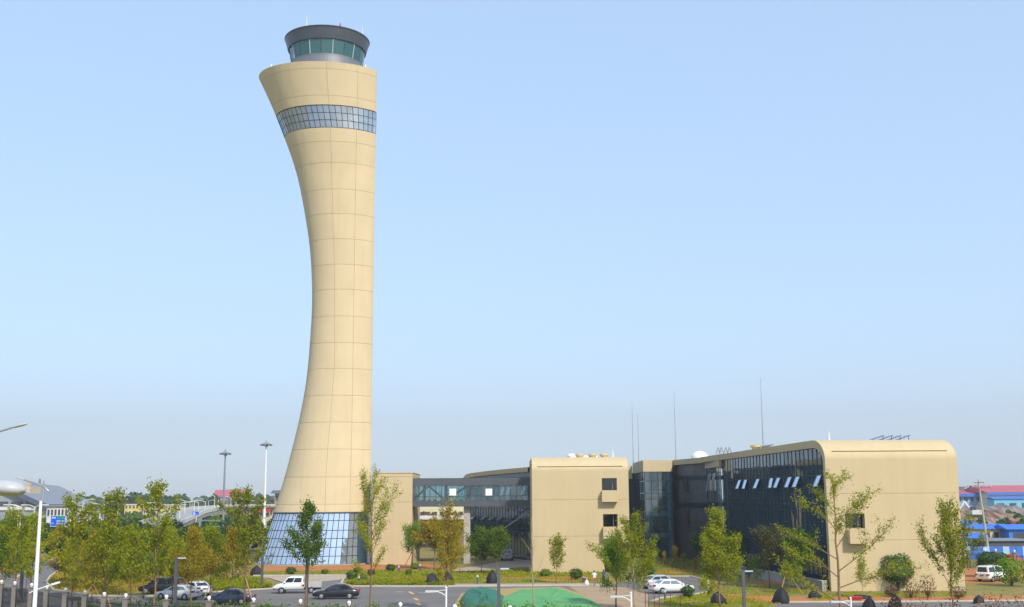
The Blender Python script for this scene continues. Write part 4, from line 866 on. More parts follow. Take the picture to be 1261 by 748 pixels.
    if kind == 'pickup':
        bd = mat('load_bed', (.42,.42,.40), .6, var=.15); mb = MB(); mb.box(-2.6,-.8,-.85,.85,.62,.74); mb.box(-2.6,-.8,-.85,-.8,.74,1.12); mb.box(-2.6,-.8,.8,.85,.74,1.12); mb.box(-2.6,-2.55,-.8,.8,.74,1.12); mb.box(-.85,-.8,-.8,.8,.74,1.12); mb.build('load_bed', bd, o, world=False)
        MB().box(-2.5,-.7,-.4,.4,.4,.61).build('chassis', BLKP, o, world=False)
    return o
def gl_(x, y): p = gnd(x, y); return (p.x, p.y, .006)
PI = math.pi
car('parked_car', 'black estate car with roof rails parked left among the trees', 'suv', PB, gl_(199, 731.5), PI-.1)
car('parked_car', 'white car parked nearest the fence at the left', 'sedan', PW, gl_(219, 738.5), PI-.35, gl=CGLT)
car('parked_car', 'white car with red lights behind the other white car', 'sedan', PW, gl_(241, 733), PI-.9)
car('parked_car', 'dark navy car half hidden behind the near fence', 'sedan', PN, gl_(283, 744.5), PI-.1)
car('pickup_truck', 'white crew cab pickup with grey load bed', 'pickup', PW, gl_(366, 730.5), PI+.08, 'truck')
car('parked_car', 'black sedan on the road before the tower base', 'sedan', PB, gl_(414, 737.5), PI+.05)
car('parked_car', 'white sedan parked in front of the silver one', 'sedan', PW, gl_(827, 730.5), .30, gl=CGLT)
car('parked_car', 'silver sedan parked behind the white sedan', 'sedan', PS, gl_(814, 724.5), .42)
car('parked_car', 'silver car seen from behind below the footbridge', 'suv', PS, gl_(624, 690), PI/2+.05)
car('parked_car', 'white van with red tail light by the right fence', 'van', PW, gl_(1222, 716), .7, 'van')
# ------------------------------------------------------------------ people
def person(label, loc, rz, shirt, legs_c, cap, pose):
    me = bpy.data.meshes.new('body'); bm_v = []; rad = []; ed = []
    def v(p, r): bm_v.append(p); rad.append(r); return len(bm_v)-1
    def chain(a, *pts):
        for p, r in pts: b = v(p, r); ed.append((a, b)); a = b
        return a
    pel = v((0,0,.95), .155); wst = chain(pel, ((0,0,1.12), .14)); ch = chain(wst, ((0,.0,1.32), .165)); nk = chain(ch, ((0,0,1.47), .075))
    chain(nk, ((0,.02,1.56), .085), ((0,.03,1.66), .105), ((0,.02,1.76), .06))
    for s in (-1, 1):
        st = .16*s*pose
        chain(pel, ((.10*s,0,.86), .105), ((.11*s,st*.8+.03,.50), .075), ((.11*s,st*1.3-.06,.12), .05), ((.12*s,st*1.3+.1,.05), .04))
        sh = chain(ch, ((.19*s,0,1.40), .075)); el = chain(sh, ((.30*s,-.05-.1*s*pose,1.17), .05)); chain(el, ((.22*s,.12-.1*s*pose,1.02), .036), ((.20*s,.18-.1*s*pose,.98), .03))
    me.from_pydata(bm_v, ed, []); o = bpy.data.objects.new('body', me); COL.objects.link(o)
    sm = o.modifiers.new('skin', 'SKIN'); sv = me.skin_vertices[0].data
    for i, r in enumerate(rad): sv[i].radius = (r, r*.85)
    sv[0].use_root = True; ss = o.modifiers.new('sub', 'SUBSURF'); ss.levels = 2; ss.render_levels = 2
    bpy.context.view_layer.update(); dg = bpy.context.evaluated_depsgraph_get(); m2 = bpy.data.meshes.new_from_object(o.evaluated_get(dg)); bpy.data.objects.remove(o)
    SK = mat('skin', (.42,.25,.17), .6); HA = mat('hair', (.015,.012,.01), .7)
    m2.materials.clear()
    for m in (SK, shirt, legs_c, HA): m2.materials.append(m)
    for p in m2.polygons:
        c = p.center; p.use_smooth = True
        if c.z > 1.50: p.material_index = 3 if (c.z > 1.70 or c.y < .0) else 0
        elif c.z > .93 and not (abs(c.x) > .235 and c.z < 1.22) and not (c.y > .08 and c.z < 1.1 and abs(c.x) > .15): p.material_index = 1
        elif c.z < .93 and c.z > .1 and abs(c.x) < .2 and c.y < .14: p.material_index = 2
        else: p.material_index = 0 if c.z > .12 else 3
    t = thing('person', label, 'person', loc, None, rz); meshobj('body', m2, t)
    if cap: MB().lathe([(.2,1.70),(.19,1.715),(.12,1.73),(.1,1.82),(.01,1.86)], 14, (0,.02,0)).build('hat', cap, t, world=False)
    return t
person('person in a white shirt seen walking away before the middle block', (*gl_(732, 722)[:2], .012), .2, mat('cloth_white', (.7,.66,.66), .9), mat('cloth_tan', (.30,.18,.13), .9), None, 1)
person('person in blue overalls and a yellow hat by the tree', (*gl_(743.5, 720)[:2], .012), -.4, mat('cloth_blue', (.05,.10,.18), .9), mat('cloth_navy', (.03,.04,.08), .9), mat('hat_yellow', (.55,.42,.08), .7), -.6)
# ------------------------------------------------------------------ loose things
def blob(name, label, cat, x, y, wpx, hpx, m, seed, cone=.6, group=None):
    b = gnd(x, y); k = (at(x+10, y, b.y)-at(x, y, b.y)).x/10; rx, h = wpx*k/2, hpx*k; rng = random.Random(seed)
    prof = [(1,0),(1.04,.15),(.95,.4),(.74,.65),(.42*cone/.6,.86),(.13,.98),(.01,1)]; n = 18; ph = [rng.uniform(0,6.28) for _ in range(4)]; rws = []
    for r, z in prof: rws.append([(math.cos(2*PI*j/n)*r*rx*(1+.15*math.sin(3*2*PI*j/n+ph[0]+3*z)+.11*math.sin(7*2*PI*j/n+ph[1]+5*z)), math.sin(2*PI*j/n)*r*rx*(1+.1*math.sin(2*2*PI*j/n+ph[2])), z*h*(1+.09*math.sin(5*2*PI*j/n+ph[3]))) for j in range(n)])
    o = thing(name, label, cat, (b.x, b.y, .012), group)
    MB().grid(rws, close=True).build('cover', m, o, world=False, smooth=True)
    mb = MB(); mb.lathe([(rx*1.0,.0),(rx*1.02,.05),(rx*.98,.09)], 18); mb.build('tie_rope', mat('rope', (.3,.22,.12)), o, world=False); return o
WR = [(316,708.5,14,11,'black wrapped shrub beside the tower glass'),(606.5,718.5,13,15,'black wrapped shrub left of the dark lamp post by the bed'),(962.5,743,19,18,'big black wrapped shrub before the glazed flank'),(884,744,18,14,'black wrapped shrub under the pyramid-shaped tree'),(532,720,16,13,'left of two dark wrapped shrubs in the middle bed'),(551,718,12,13,'right of two dark wrapped shrubs in the middle bed'),(1003,737,14,10,'black wrapped shrub at the foot of the lanky tree'),(1071,752,17,15,'left black pointed cover at the right road edge'),(1103,753,18,18,'right black pointed cover at the right road edge'),(1206,744,13,10,'black pointed cover by the reddish scrub at the right')]
for i, (x, y, w_, h_, lb) in enumerate(WR): blob('wrapped_shrub', lb, 'wrapped shrub', x, y, w_, h_, BLACKC, 400+i, group='shrubs wrapped in black net')
blob('black_net', 'flat dark net lying under the small sparse tree', 'net', 1060, 737, 26, 4, BLACKC, 431, cone=.9)
o = thing('red_barrow', 'small red tub beside the white lamp head at the right', 'tub', gnd(1053, 741)); q = gnd(1053, 741)
mb = MB(); mb.add([(q.x-.45,q.y-.3,.03),(q.x+.45,q.y-.3,.03),(q.x+.45,q.y+.3,.03),(q.x-.45,q.y+.3,.03),(q.x-.65,q.y-.42,.45),(q.x+.65,q.y-.42,.45),(q.x+.65,q.y+.42,.45),(q.x-.65,q.y+.42,.45)], [(0,3,2,1),(0,1,5,4),(1,2,6,5),(2,3,7,6),(3,0,4,7)]); mb.build('tub', mat('red_plastic', (.45,.03,.02), .5), o)
MB().box(q.x-.66, q.x+.66, q.y-.43, q.y+.43, .44, .47).build('rim', mat('red_plastic', (.45,.03,.02), .5), o)
# sack and bucket by the walker
q = gnd(722.5, 720.5); o = thing('white_sack', 'small white sack on the path beside the walker', 'sack', (q.x, q.y, .012)); MB().lathe([(.22,0),(.26,.12),(.22,.35),(.10,.50),(.07,.55),(.12,.66),(.01,.6)], 10).build('sack', mat('sack_white', (.75,.74,.72), .8), o, world=False); MB().lathe([(.085,.53),(.085,.58)], 10).build('tie', STAKE, o, world=False)
q = gnd(719, 717.5); o = thing('grey_bin', 'small grey bin left of the white sack', 'bin', (q.x, q.y, 0)); MB().lathe([(.18,0),(.23,.5),(.25,.5),(.25,.54),(.21,.54),(.01,.1)], 12).build('bin', GREYM, o, world=False); MB().lathe([(.255,.545),(.2,.62),(.01,.64)], 12).build('lid', mat('lid', (.3,.32,.35)), o, world=False)
# green-netted earth heap in the roundabout island
GN = mat('green_net', (.045,.30,.10), .8, col2=(.16,.36,.12), scale=.25, bump=.5, bscale=3); GD = mat('dark_net', (.012,.12,.085), .75, col2=(.03,.17,.11), scale=.5, bump=.5, bscale=3)
def heap(name, label, px, m, h, seed, cat='tarpaulin'):
    P = [gnd(*q) for q in px]; c = sum(P, Vector())/len(P); rng = random.Random(seed); N = 56; ring = []
    for i in range(N):
        t = i/N*len(P); a = P[int(t)]; bb = P[(int(t)+1) % len(P)]; ring.append(a.lerp(bb, t-int(t)))
    rws = []; lv = [(1.0,.015),(.98,.16),(.92,.42),(.82,.64),(.66,.82),(.48,.92),(.32,.97),(.16,1.0)]
    for s, z in lv: rws.append([(c.x+(p.x-c.x)*s, c.y+(p.y-c.y)*s, z*h*(1+.14*math.sin(p.x*s*.9+seed)+.12*math.sin(p.y*1.3+4*s)+.10*math.sin(p.x*2.7+p.y*1.1+9*s))) if z > .05 else (p.x, p.y, z) for p in ring])
    mb = MB(); mb.grid([r[::-1] for r in rws], close=True); mb.add(rws[-1], [tuple(range(N))[::-1]] and [tuple(range(N))])
    return tag(mb.build(name, m, smooth=True), label, cat)
heap('green_tarpaulin', 'bright green netting spread over earth on the island', [(640,727),(680,724.5),(700,730),(732,741),(745,752),(735,790),(640,795),(600,790),(612,740)], GN, .55, 3)
heap('dark_green_tarpaulin', 'dark teal netting heap left of the bright green netting', [(572,733),(590,728.5),(612,729.5),(622,738),(620,760),(600,770),(572,760),(566,742)], GD, .9, 5)
sheet('soil_bed', [(560,744),(568,731),(590,726.2),(640,724.2),(690,723.2),(718,732),(748,752),(760,800),(560,800)], mat('sandy_bed', (.30,.27,.08), .95, col2=(.42,.26,.10), scale=.4), .014)
# ------------------------------------------------------------------ lamps
def lamp_white(x, ytop, Y, label, arm=-.7, name='garden_lamp'):
    t = at(x, ytop, Y); o = thing(name, label, 'street lamp', (t.x, Y, 0), 'white garden lamps'); H = t.z
    MB().tube([(0,0,0),(0,0,H*.5),(0,0,H)], [.085,.075,.065], 8).build('post', WHITE, o, world=False); MB().lathe([(.16,0),(.16,.12),(.09,.2)], 10).build('base', WHITE, o, world=False)
    MB().tube([(0,0,H-.55),(arm*.5,0,H-.32),(arm,0,H-.22)], [.035,.03,.03], 5).build('arm', WHITE, o, world=False); MB().tube([(0,0,H-.12),(arm,0,H-.2)], .022, 4).build('brace', WHITE, o, world=False)
    MB().box(min(arm,arm*2.1), max(arm,arm*2.1), -.17, .17, H-.27, H-.15).build('lamp_head', mat('lamp_head', (.5,.53,.55), .35), o, world=False)
    MB().lathe([(.08,H),(.10,H+.06),(.01,H+.13)], 8).build('finial', WHITE, o, world=False); return o
lamp_white(549.5, 724.5, 84, 'white lamp post in front of the green netting'); lamp_white(777, 731, 84, 'white lamp post left of the parked white sedan'); lamp_white(1047.5, 737.5, 86, 'white lamp post before the right cream wall')
def lamp_grey(x, ytop, Y, label, side=1):
    t = at(x, ytop, Y); o = thing('path_lamp', label, 'street lamp', (t.x, Y, 0), 'dark grey path lamps'); H = t.z
    MB().box(-.13,.13,-.13,.13,.14,H-.1).build('post', GREYM, o, world=False); MB().box(-.22,.22,-.22,.22,0,.14).build('base', GREYM, o, world=False)
    MB().box(-.14,.14,-.14,.14,H-.1,H).build('cap', GREYM, o, world=False)
    MB().box(*sorted((side*.14, side*.85)), -.12, .12, H-.09, H+.01).build('lamp_head', mat('lamp_head', (.5,.53,.55), .35), o, world=False)
    MB().box(*sorted((side*.2, side*.8)), -.09, .09, H-.12, H-.095).build('diffuser', WHITE, o, world=False); return o
lamp_grey(614, 700, 96, 'dark lamp post before the green netting'); lamp_grey(915, 703, 104, 'dark lamp post right of the pyramid-shaped tree'); lamp_grey(217.5, 687, 106, 'dark lamp post beside the parked black estate car'); lamp_grey(379, 664, 106, 'dark lamp post behind the leafy tree at the tower base'); lamp_grey(324, 661, 136, 'dark lamp post at the left foot of the tower glass', -1); lamp_grey(28, 694, 118, 'dark lamp post by the side road at the left')
def bollard(x, y, label):
    q = gnd(x, y); o = thing('bollard_light', label, 'bollard', (q.x, q.y, .01), 'low bollard lights'); MB().lathe([(.1,0),(.1,.72)], 10).build('post', GREYM, o, world=False); MB().lathe([(.13,.72),(.13,.9),(.15,.92),(.01,1.0)], 10).build('lantern', mat('lamp_head', (.5,.53,.55), .35), o, world=False)
for x, y, lb in ((588,719,'small bollard light left of the black wrapped shrub in the bed'),(517,704,'small bollard light under the propped tree'),(491,706,'bollard light with dark post by the service block'),(819,739,'small grey bollard before the white sedan'),(442,720,'small bollard light right of the black sedan')): bollard(x, y, lb)
def street_lamp(label, pole_xy, H, arms, name='street_lamp', group='tall white street lamps', m=WHITE, rad=.1, headlen=.9, headr=.16):
    o = thing(name, label, 'street lamp', (pole_xy[0], pole_xy[1], 0), group)
    MB().tube([(0,0,0),(0,0,H*.5),(0,0,H)], [rad,rad*.8,rad*.55], 10).build('post', m, o, world=False); MB().lathe([(rad*2.2,0),(rad*2.2,.2),(rad*1.3,.35)], 10).build('base', m, o, world=False)
    for pts, hd in arms:
        MB().tube(pts, [rad*.38]*len(pts), 6).build('arm', mat('lamp_arm', (.35,.37,.40), .4, metal=.4), o, world=False)
        a = Vector(pts[-1]); d = Vector(hd).normalized(); L_ = headlen; s = Vector((0,0,1)); w_ = d.cross(s).normalized()
        rws = []
        for f, k in ((0,.35),(.12,.75),(.35,1),(.7,1),(.92,.75),(1,.2)): rws.append([a+d*L_*f+w_*math.cos(t)*headr*k+s*math.sin(t)*headr*k*(.62 if math.sin(t) > 0 else .5) for t in np.linspace(0, 2*PI, 13)[:-1]])
        mb = MB(); mb.grid([r[::-1] for r in rws], close=True); mb.add(rws[-1], [tuple(range(12))]); mb.add(rws[0], [tuple(range(12))[::-1]]); mb.build('lamp_head', mat('head_white', (.40,.41,.43), .4), o, smooth=True, world=False)
    return o
# main white pole at the left: arm seen running up-left to its head, short stub to the right, small lower lamp
Y1 = 62; p = at(46.5, 680, Y1); Hh = at(52.5, 617, Y1).z
def loc_(x, y): q = at(x, y, Y1); return (q.x-p.x, 0, q.z)
L1 = street_lamp('white street lamp pole with arched arm at the left', (p.x, Y1), Hh, [([loc_(60,605.5), loc_(54,600), loc_(46,596), loc_(29,591)], (loc_(20,589)[0]-loc_(29,591)[0], 0, .12))], headlen=.45, headr=.07, rad=.14)
MB().tube([loc_(52.5, 617), loc_(54.3, 592)], [.05,.04], 6).build('spike', mat('lamp_arm', (.35,.37,.40)), L1, world=False)
MB().tube([loc_(36,730.5), loc_(44.5,726.5), loc_(66,719.5)], [.03,.03,.03], 5).build('arm', WHITE, L1, world=False); a, b = loc_(64,720), loc_(73,717.3); MB().bar(a, b, .2, .1).build('lamp_head', WHITE, L1, world=False)
# two nearer lamps whose poles stand left of the frame
Y2 = 40; q = at(-40, 540, Y2); f2 = lambda x, y: (at(x,y,Y2).x-q.x, 0, at(x,y,Y2).z)
street_lamp('slim lamp head reaching in at the left edge, high up', (q.x, Y2), at(-40, 545, Y2).z, [([f2(-40,546), f2(-25,539), f2(14,527)], (f2(33,522)[0]-f2(14,527)[0], 0, .13))], headlen=.56, headr=.09)
Y3 = 21; q = at(-60, 600, Y3); f3 = lambda x, y: (at(x,y,Y3).x-q.x, 0, at(x,y,Y3).z)
street_lamp('big grey lamp head close by at the left edge', (q.x, Y3), f3(-60,598)[2], [([f3(-60,600), f3(-50,599), f3(-26,600)], (1, 0, -.07))], headlen=.84, headr=.25)
# ------------------------------------------------------------------ fences
POSTM = mat('fence_post', (.20,.175,.15), .85, var=.2, scale=1.5); BALL = mat('globe', (.82,.82,.80), .3, var=.02); IRON = mat('iron', (.012,.012,.014), .5)
def fence(label, pts, H, group=None, globes=True):
    c = sum((Vector(p) for p in pts), Vector())/len(pts); o = thing('iron_fence', label, 'fence', (c.x, c.y, 0)); bars = MB()
    for i, p in enumerate(pts):
        po = MB().box(p[0]-.2, p[0]+.2, p[1]-.2, p[1]+.2, 0, H-.3).build('post', POSTM, o); MB().box(p[0]-.25, p[0]+.25, p[1]-.25, p[1]+.25, H-.3, H-.22).build('cap', POSTM, po)
        if globes: MB().lathe([(.01,H-.22),(.08,H-.22),(.08,H-.18),(.13,H-.1),(.15,H-.02),(.11,H+.08),(.01,H+.12)], 14, (p[0], p[1], 0)).build('globe_lamp', BALL, o, smooth=True)
    for a, b in zip(pts, pts[1:]):
        a, b = Vector((a[0],a[1],0)), Vector((b[0],b[1],0)); n = max(3, int((b-a).length/.16))
        for z in (.2, H-.75): MB().bar((a.x,a.y,z), (b.x,b.y,z), .05, .05).build('rail', IRON, o)
        for k in range(1, n): q = a.lerp(b, k/n); bars.box(q.x-.014, q.x+.014, q.y-.014, q.y+.014, .05, H-.5)
    bars.build('picket_set', IRON, o, kind='stuff'); return o
def top_pt(x, y, z): d = ray(x, y); q = Vector((0,0,CAMZ))+d*((z-CAMZ)/d.z); return (q.x, q.y, 0)
HF = 2.5
fence('black iron fence with globe-topped posts along the near edge', [top_pt(x, y, HF) for x, y in ((-20,713.5),(2,716),(18.5,717.6),(39,720),(58,722.5),(81,725.5),(105,728.5),(128.5,731),(155,732.8),(205,734.5),(257.5,736),(312.5,738),(370,740),(430,742),(493,744),(560,746.5),(628,748))], HF)
fence('dark fence with stone posts beyond the right wall', [top_pt(x, y, 2.6) for x, y in ((1192,676.2),(1213,677),(1226,677.3),(1249,678.5),(1275,679.5))], 2.6)
# rusty stakes left of the bottom centre-right
for i, x in enumerate((795,799,806,812,826,838)):
    q = gnd(x, 752); o = thing('rusty_stake', ['leftmost','second','third','fourth','fifth','rightmost'][i]+' thin rusty stake from the left, before the white sedan', 'stake', (q.x, q.y, 0), 'rusty stakes in a row'); MB().tube([(0,0,0),(.02,0,1.6)], .035, 5).build('rod', mat('rust', (.16,.05,.03), .9), o, world=False); MB().lathe([(.05,1.6),(.04,1.68),(.01,1.7)], 6).build('cap', mat('rust', (.16,.05,.03), .9), o, world=False)
# ------------------------------------------------------------------ background, left
FARW = mat('far_white', (.62,.60,.56), .8); FARY = mat('far_yellow', (.62,.50,.16), .8); FARB = mat('far_beige', (.55,.44,.31), .8); FARG = mat('far_grey', (.20,.22,.26), .7); FWIN = mat('far_window', (.05,.06,.08), .3); FRED = mat('far_red', (.42,.05,.05), .7); FBLUE = mat('roof_blue', (.03,.15,.55), .5, var=.15, scale=.5); FPINK = mat('roof_red', (.45,.09,.12), .6); FBRICK = mat('far_brown', (.25,.16,.13), .8)
def bld(name, label, x0, x1, ytop, Y, wall, roof=None, rows_=1, ncols=4, depth=14, rh=None, group=None, win=True, over=.5, zt=None, cat='building'):
    a, b = at(x0, ytop, Y), at(x1, ytop, Y); z = zt or (a.z+b.z)/2; o = thing(name, label, cat, ((a.x+b.x)/2, Y+depth/2, 0), group)
    X0, X1 = a.x, b.x
    MB().box(X0, X1, Y, Y+depth, 0, z-.02).build('wall', wall, o)
    if rh:
        mb = MB(); ym = Y+depth/2; e = over
        mb.add([(X0-e,Y-e,z),(X1+e,Y-e,z),(X1+e,Y+depth+e,z),(X0-e,Y+depth+e,z),(X0-e,ym,z+rh),(X1+e,ym,z+rh)], [(0,1,5,4),(2,3,4,5),(0,4,3),(1,2,5),(0,3,2,1)]); mb.build('roof', roof, o)
    else: MB().box(X0-over, X1+over, Y-over, Y+depth+over, z, z+.4).build('roof', roof or wall, o)
    if win:
        fh = z/rows_; cw = (X1-X0)/ncols
        for r in range(rows_):
            for c in range(ncols):
                wx = X0+cw*(c+.5); ww = cw*.28; wz = fh*r+fh*.38; wh = fh*.42
                wn_ = MB().box(wx-ww, wx+ww, Y-.05, Y+.1, wz, wz+wh).build('window', FWIN, o); MB().box(wx-ww-.1, wx+ww+.1, Y-.14, Y-.06, wz-.2, wz-.03).build('sill', wall, wn_)
    return o
def sit(o): return o
# airport terminal with swept roof
Yt = 430; o = thing('terminal_building', 'pale terminal building with swept grey roof at the far left', 'building', (at(20,620,Yt).x, Yt+20, 0))
prof = [(-60,594),(-20,594),(8,597),(20,603),(34,610),(48,616.5),(62,621.5)]; up_ = [at(x, y, Yt) for x, y in prof]
mb = MB(); mb.grid([[(p.x,Yt-2,p.z) for p in up_],[(p.x,Yt+50,p.z) for p in up_]]); mb.grid([[(p.x,Yt-2,p.z-.2) for p in up_],[(p.x,Yt-2,p.z) for p in up_]]); mb.build('roof', FARG, o); mb = MB(); mb.grid([[(p.x,Yt-2.3,p.z-1.7) for p in up_],[(p.x,Yt-2.3,p.z+.1) for p in up_]]); mb.grid([[(p.x,Yt-2.3,p.z+.1) for p in up_],[(p.x,Yt-2,p.z+.1) for p in up_]]); mb.build('roof_edge', mat('roof_edge', (.07,.09,.14), .5), o)
mb = MB(); n_ = len(up_); mb.add([(p.x,Yt,0) for p in up_]+[(p.x,Yt,p.z-1.4) for p in up_], [(i,i+1,n_+i+1,n_+i) for i in range(n_-1)]); mb.build('facade', mat('terminal_facade', (.30,.31,.33), .5), o)
for k in range(5):
    a, b = at(-40+k*18, 618, Yt), at(-26+k*18, 623, Yt); MB().box(a.x, b.x, Yt-.3, Yt-.05, b.z, a.z).build('window_band', FWIN, o)
    MB().box(a.x, b.x, Yt-.6, Yt-.31, b.z-1.6, b.z-.4).build('spandrel', FARW, o)
for x0, x1, y in ((15,24,595),(24,37,599.5)): a, b = at(x0,y,Yt+5), at(x1,y,Yt+5); MB().box(a.x, b.x, Yt+5, Yt+15, 0, a.z).build('roof_block', FARB, o)
bld('terminal_annex', 'long low beige annex right of the terminal roof', 46, 76, 610, 470, FARB, FARB, 2, 8, 20, over=1)
bld('carpark_block', 'low grey block with pale parapets below the terminal', 58, 84, 624, 330, FARW, FARG, 2, 6, 16)
o = thing('lattice_mast', 'distant lattice mast behind the left lamp', 'mast', (at(48.5,600,620).x, 620, 0)); H = at(48.5,590,620).z
for sx in (-1,1):
    for sy in (-1,1): MB().bar((at(48.5,600,620).x+sx*1.5,620+sy*1.5,0),(at(48.5,600,620).x+sx*.3,620+sy*.3,H),.25,.25).build('leg', FARG, o)
mb = MB(); xx = at(48.5,600,620).x
for k in range(9): z0, z1 = H*k/9, H*(k+1)/9; w0_, w1_ = 1.5-1.2*k/9, 1.5-1.2*(k+1)/9; mb.bar((xx-w0_,620-w0_,z0),(xx+w1_,620-w1_,z1),.15,.15); mb.bar((xx+w0_,620-w0_,z0),(xx-w1_,620-w1_,z1),.15,.15)
mb.build('bracing', FARG, o)
bld('yellow_building', 'yellow three-storey building beyond the left trees', 153.5, 176, 622, 560, FARY, FARW, 3, 5, 14, over=.3)
bld('pale_building', 'pale block joined to the yellow building', 176.5, 188, 620, 558, FARW, FARW, 3, 3, 14, over=.3)
bld('pale_building', 'long pale block right of the yellow building', 201, 219, 622.5, 575, FARB, FARW, 3, 6, 14, over=.3)
bld('yellow_building', 'small yellow block between the pale blocks', 188.5, 200.5, 623, 570, FARY, FARW, 3, 3, 14, over=.3)
bld('red_fronted_building', 'low dark-roofed building with red banners near the white mast', 300, 336, 625.5, 380, FARB, FBRICK, 2, 9, 14, over=1.2)
rb = [o for o in COL.objects if o.get('label','').startswith('low dark-roofed')][0]
for x0, x1 in ((316,322),(323,328),(329,334)): a, b = at(x0,626.8,379), at(x1,631,379); MB().box(a.x, b.x, 378.5, 378.7, b.z, a.z).build('banner', FRED, rb)
bld('teal_building', 'far teal and white block behind the elevated road', 297, 318, 612, 900, mat('far_teal', (.25,.45,.42), .7), FARW, 3, 6, 20)
bld('far_block', 'far reddish apartment row above the elevated road', 262, 298, 612, 1000, FBRICK, FPINK, 4, 10, 20, rh=6)
bld('far_block', 'far white block left of the white mast', 311, 321, 617, 820, FARW, FARW, 2, 4, 16)
o = bld('pavilion_tower', 'small brick tower with wide dark eaves behind the control tower', 338.5, 349, 608, 430, mat('pav_wall', (.42,.28,.20), .8), mat('pav_roof', (.10,.11,.13), .6), 3, 2, 5, rh=1.2, over=1.4)
# elevated road with parapet, piers
def elev_road(label, pts, Y0, wd=9):
    P = [at(x, y, Y) for x, y, Y in pts]; c = P[len(P)//2]; o = thing('elevated_road', label, 'bridge', (c.x, c.y, 0))
    mb = MB(); pr = MB(); up = Vector((0,0,1))
    for a, b in zip(P, P[1:]): mb.bar(a-up*1.2, b-up*1.2, wd, 1.0); d = (b-a).normalized(); s = d.cross(up)*wd/2; pr.bar(a+s-up*.2, b+s-up*.2, .3, 1.0); pr.bar(a-s-up*.2, b-s-up*.2, .3, 1.0)
    mb.build('deck', CONC2, o); pr.build('parapet', FARW, o)
    for a in P: MB().tube([(a.x,a.y,0),(a.x,a.y,max(.6,a.z-1.7))], .8, 8).build('pier', CONC2, o)
    return o
elev_road('white elevated road curving behind the left trees', [(190,646,260),(212,637.5,290),(232,629.5,330),(255,625,380),(285,623,430),(318,622,470),(350,622,500)], 0)
random.seed(31)
def far_lamp(x, ytop, Y, label, zb=0, arm=1, m=FARW):
    t = at(x, ytop, Y); o = thing('far_street_lamp', label, 'street lamp', (t.x, Y, zb), 'distant street lamps'); H = t.z-zb
    MB().tube([(0,0,0),(0,0,H)], [.13,.09], 5).build('post', m, o, world=False); MB().tube([(0,0,H-.1),(arm*1.0,0,H+.25),(arm*1.9,0,H+.3)], .08, 4).build('arm', m, o, world=False); MB().box(*sorted((arm*1.5,arm*2.6)), -.2, .2, H+.22, H+.4).build('lamp_head', m, o, world=False)
for i, (x, yt, Y) in enumerate(((228,617,330),(239.5,616,345),(244.5,619,350),(234,618,420),(253,618,360),(257,617,440),(264.5,611,380),(269,616,400),(284.5,613,420),(291,616,460),(298,614,440),(305,618,470),(126,622,300),(128.5,621,330),(145.5,619,340),(102.5,617,260),(94,619,270),(42.5,624,220),(112,622,400),(222,620,300))):
    far_lamp(x, yt, Y, ['first','second','third','fourth'][i]+' thin street lamp at the left end of the elevated road' if i < 4 else (['fifth','sixth','seventh','eighth','ninth','tenth','eleventh','twelfth'][i-4]+' thin street lamp along the elevated road, counting towards the tower' if i < 12 else ['white lamp left of the gantry with the blue sign','white lamp right at the gantry with the blue sign','white lamp just left of the yellow building','white lamp in front of the far woods, right of the large blue sign','white lamp between the large blue sign and the tall tree','white lamp just left of the white lamp pole','white lamp above the dark embankment','white lamp below the start of the elevated road'][i-12]), arm=1 if i % 2 else -1)
for x in (23, 26, 43, 104): 
    far_lamp(x, 624, 180+x, {23:'left of a close pair of lamps near the left edge',26:'right of a close pair of lamps near the left edge',43:'lamp just behind the white lamp pole',104:'lamp rising behind the tall thin tree right of the sign'}[x], arm=-1)
# high masts
def high_mast(x, ytop, Y, label, m):
    t = at(x, ytop, Y); o = thing('high_mast', label, 'light mast', (t.x, Y, 0), 'high lighting masts'); H = t.z
    MB().tube([(0,0,0),(0,0,H*.5),(0,0,H)], [.42,.32,.2], 10).build('pole', m, o, world=False)
    ro = MB().lathe([(.2,H-.5),(.9,H-.1),(1.7,H+.15),(1.75,H+.3),(.9,H+.5),(.3,H+.9),(.05,H+1.6)], 16).build('ring', mat('mast_head', (.22,.23,.25), .5), o, world=False)
    for k in range(8): a = k*PI/4; MB().box(1.5*math.cos(a)-.25, 1.5*math.cos(a)+.25, 1.5*math.sin(a)-.25, 1.5*math.sin(a)+.25, H-.15, H+.12).build('floodlight', FARG, ro, world=False)
high_mast(277.5, 559.5, 350, 'grey high lighting mast left of the white one', FARG); high_mast(328, 548.5, 345, 'white high lighting mast beside the control tower', WHITE)
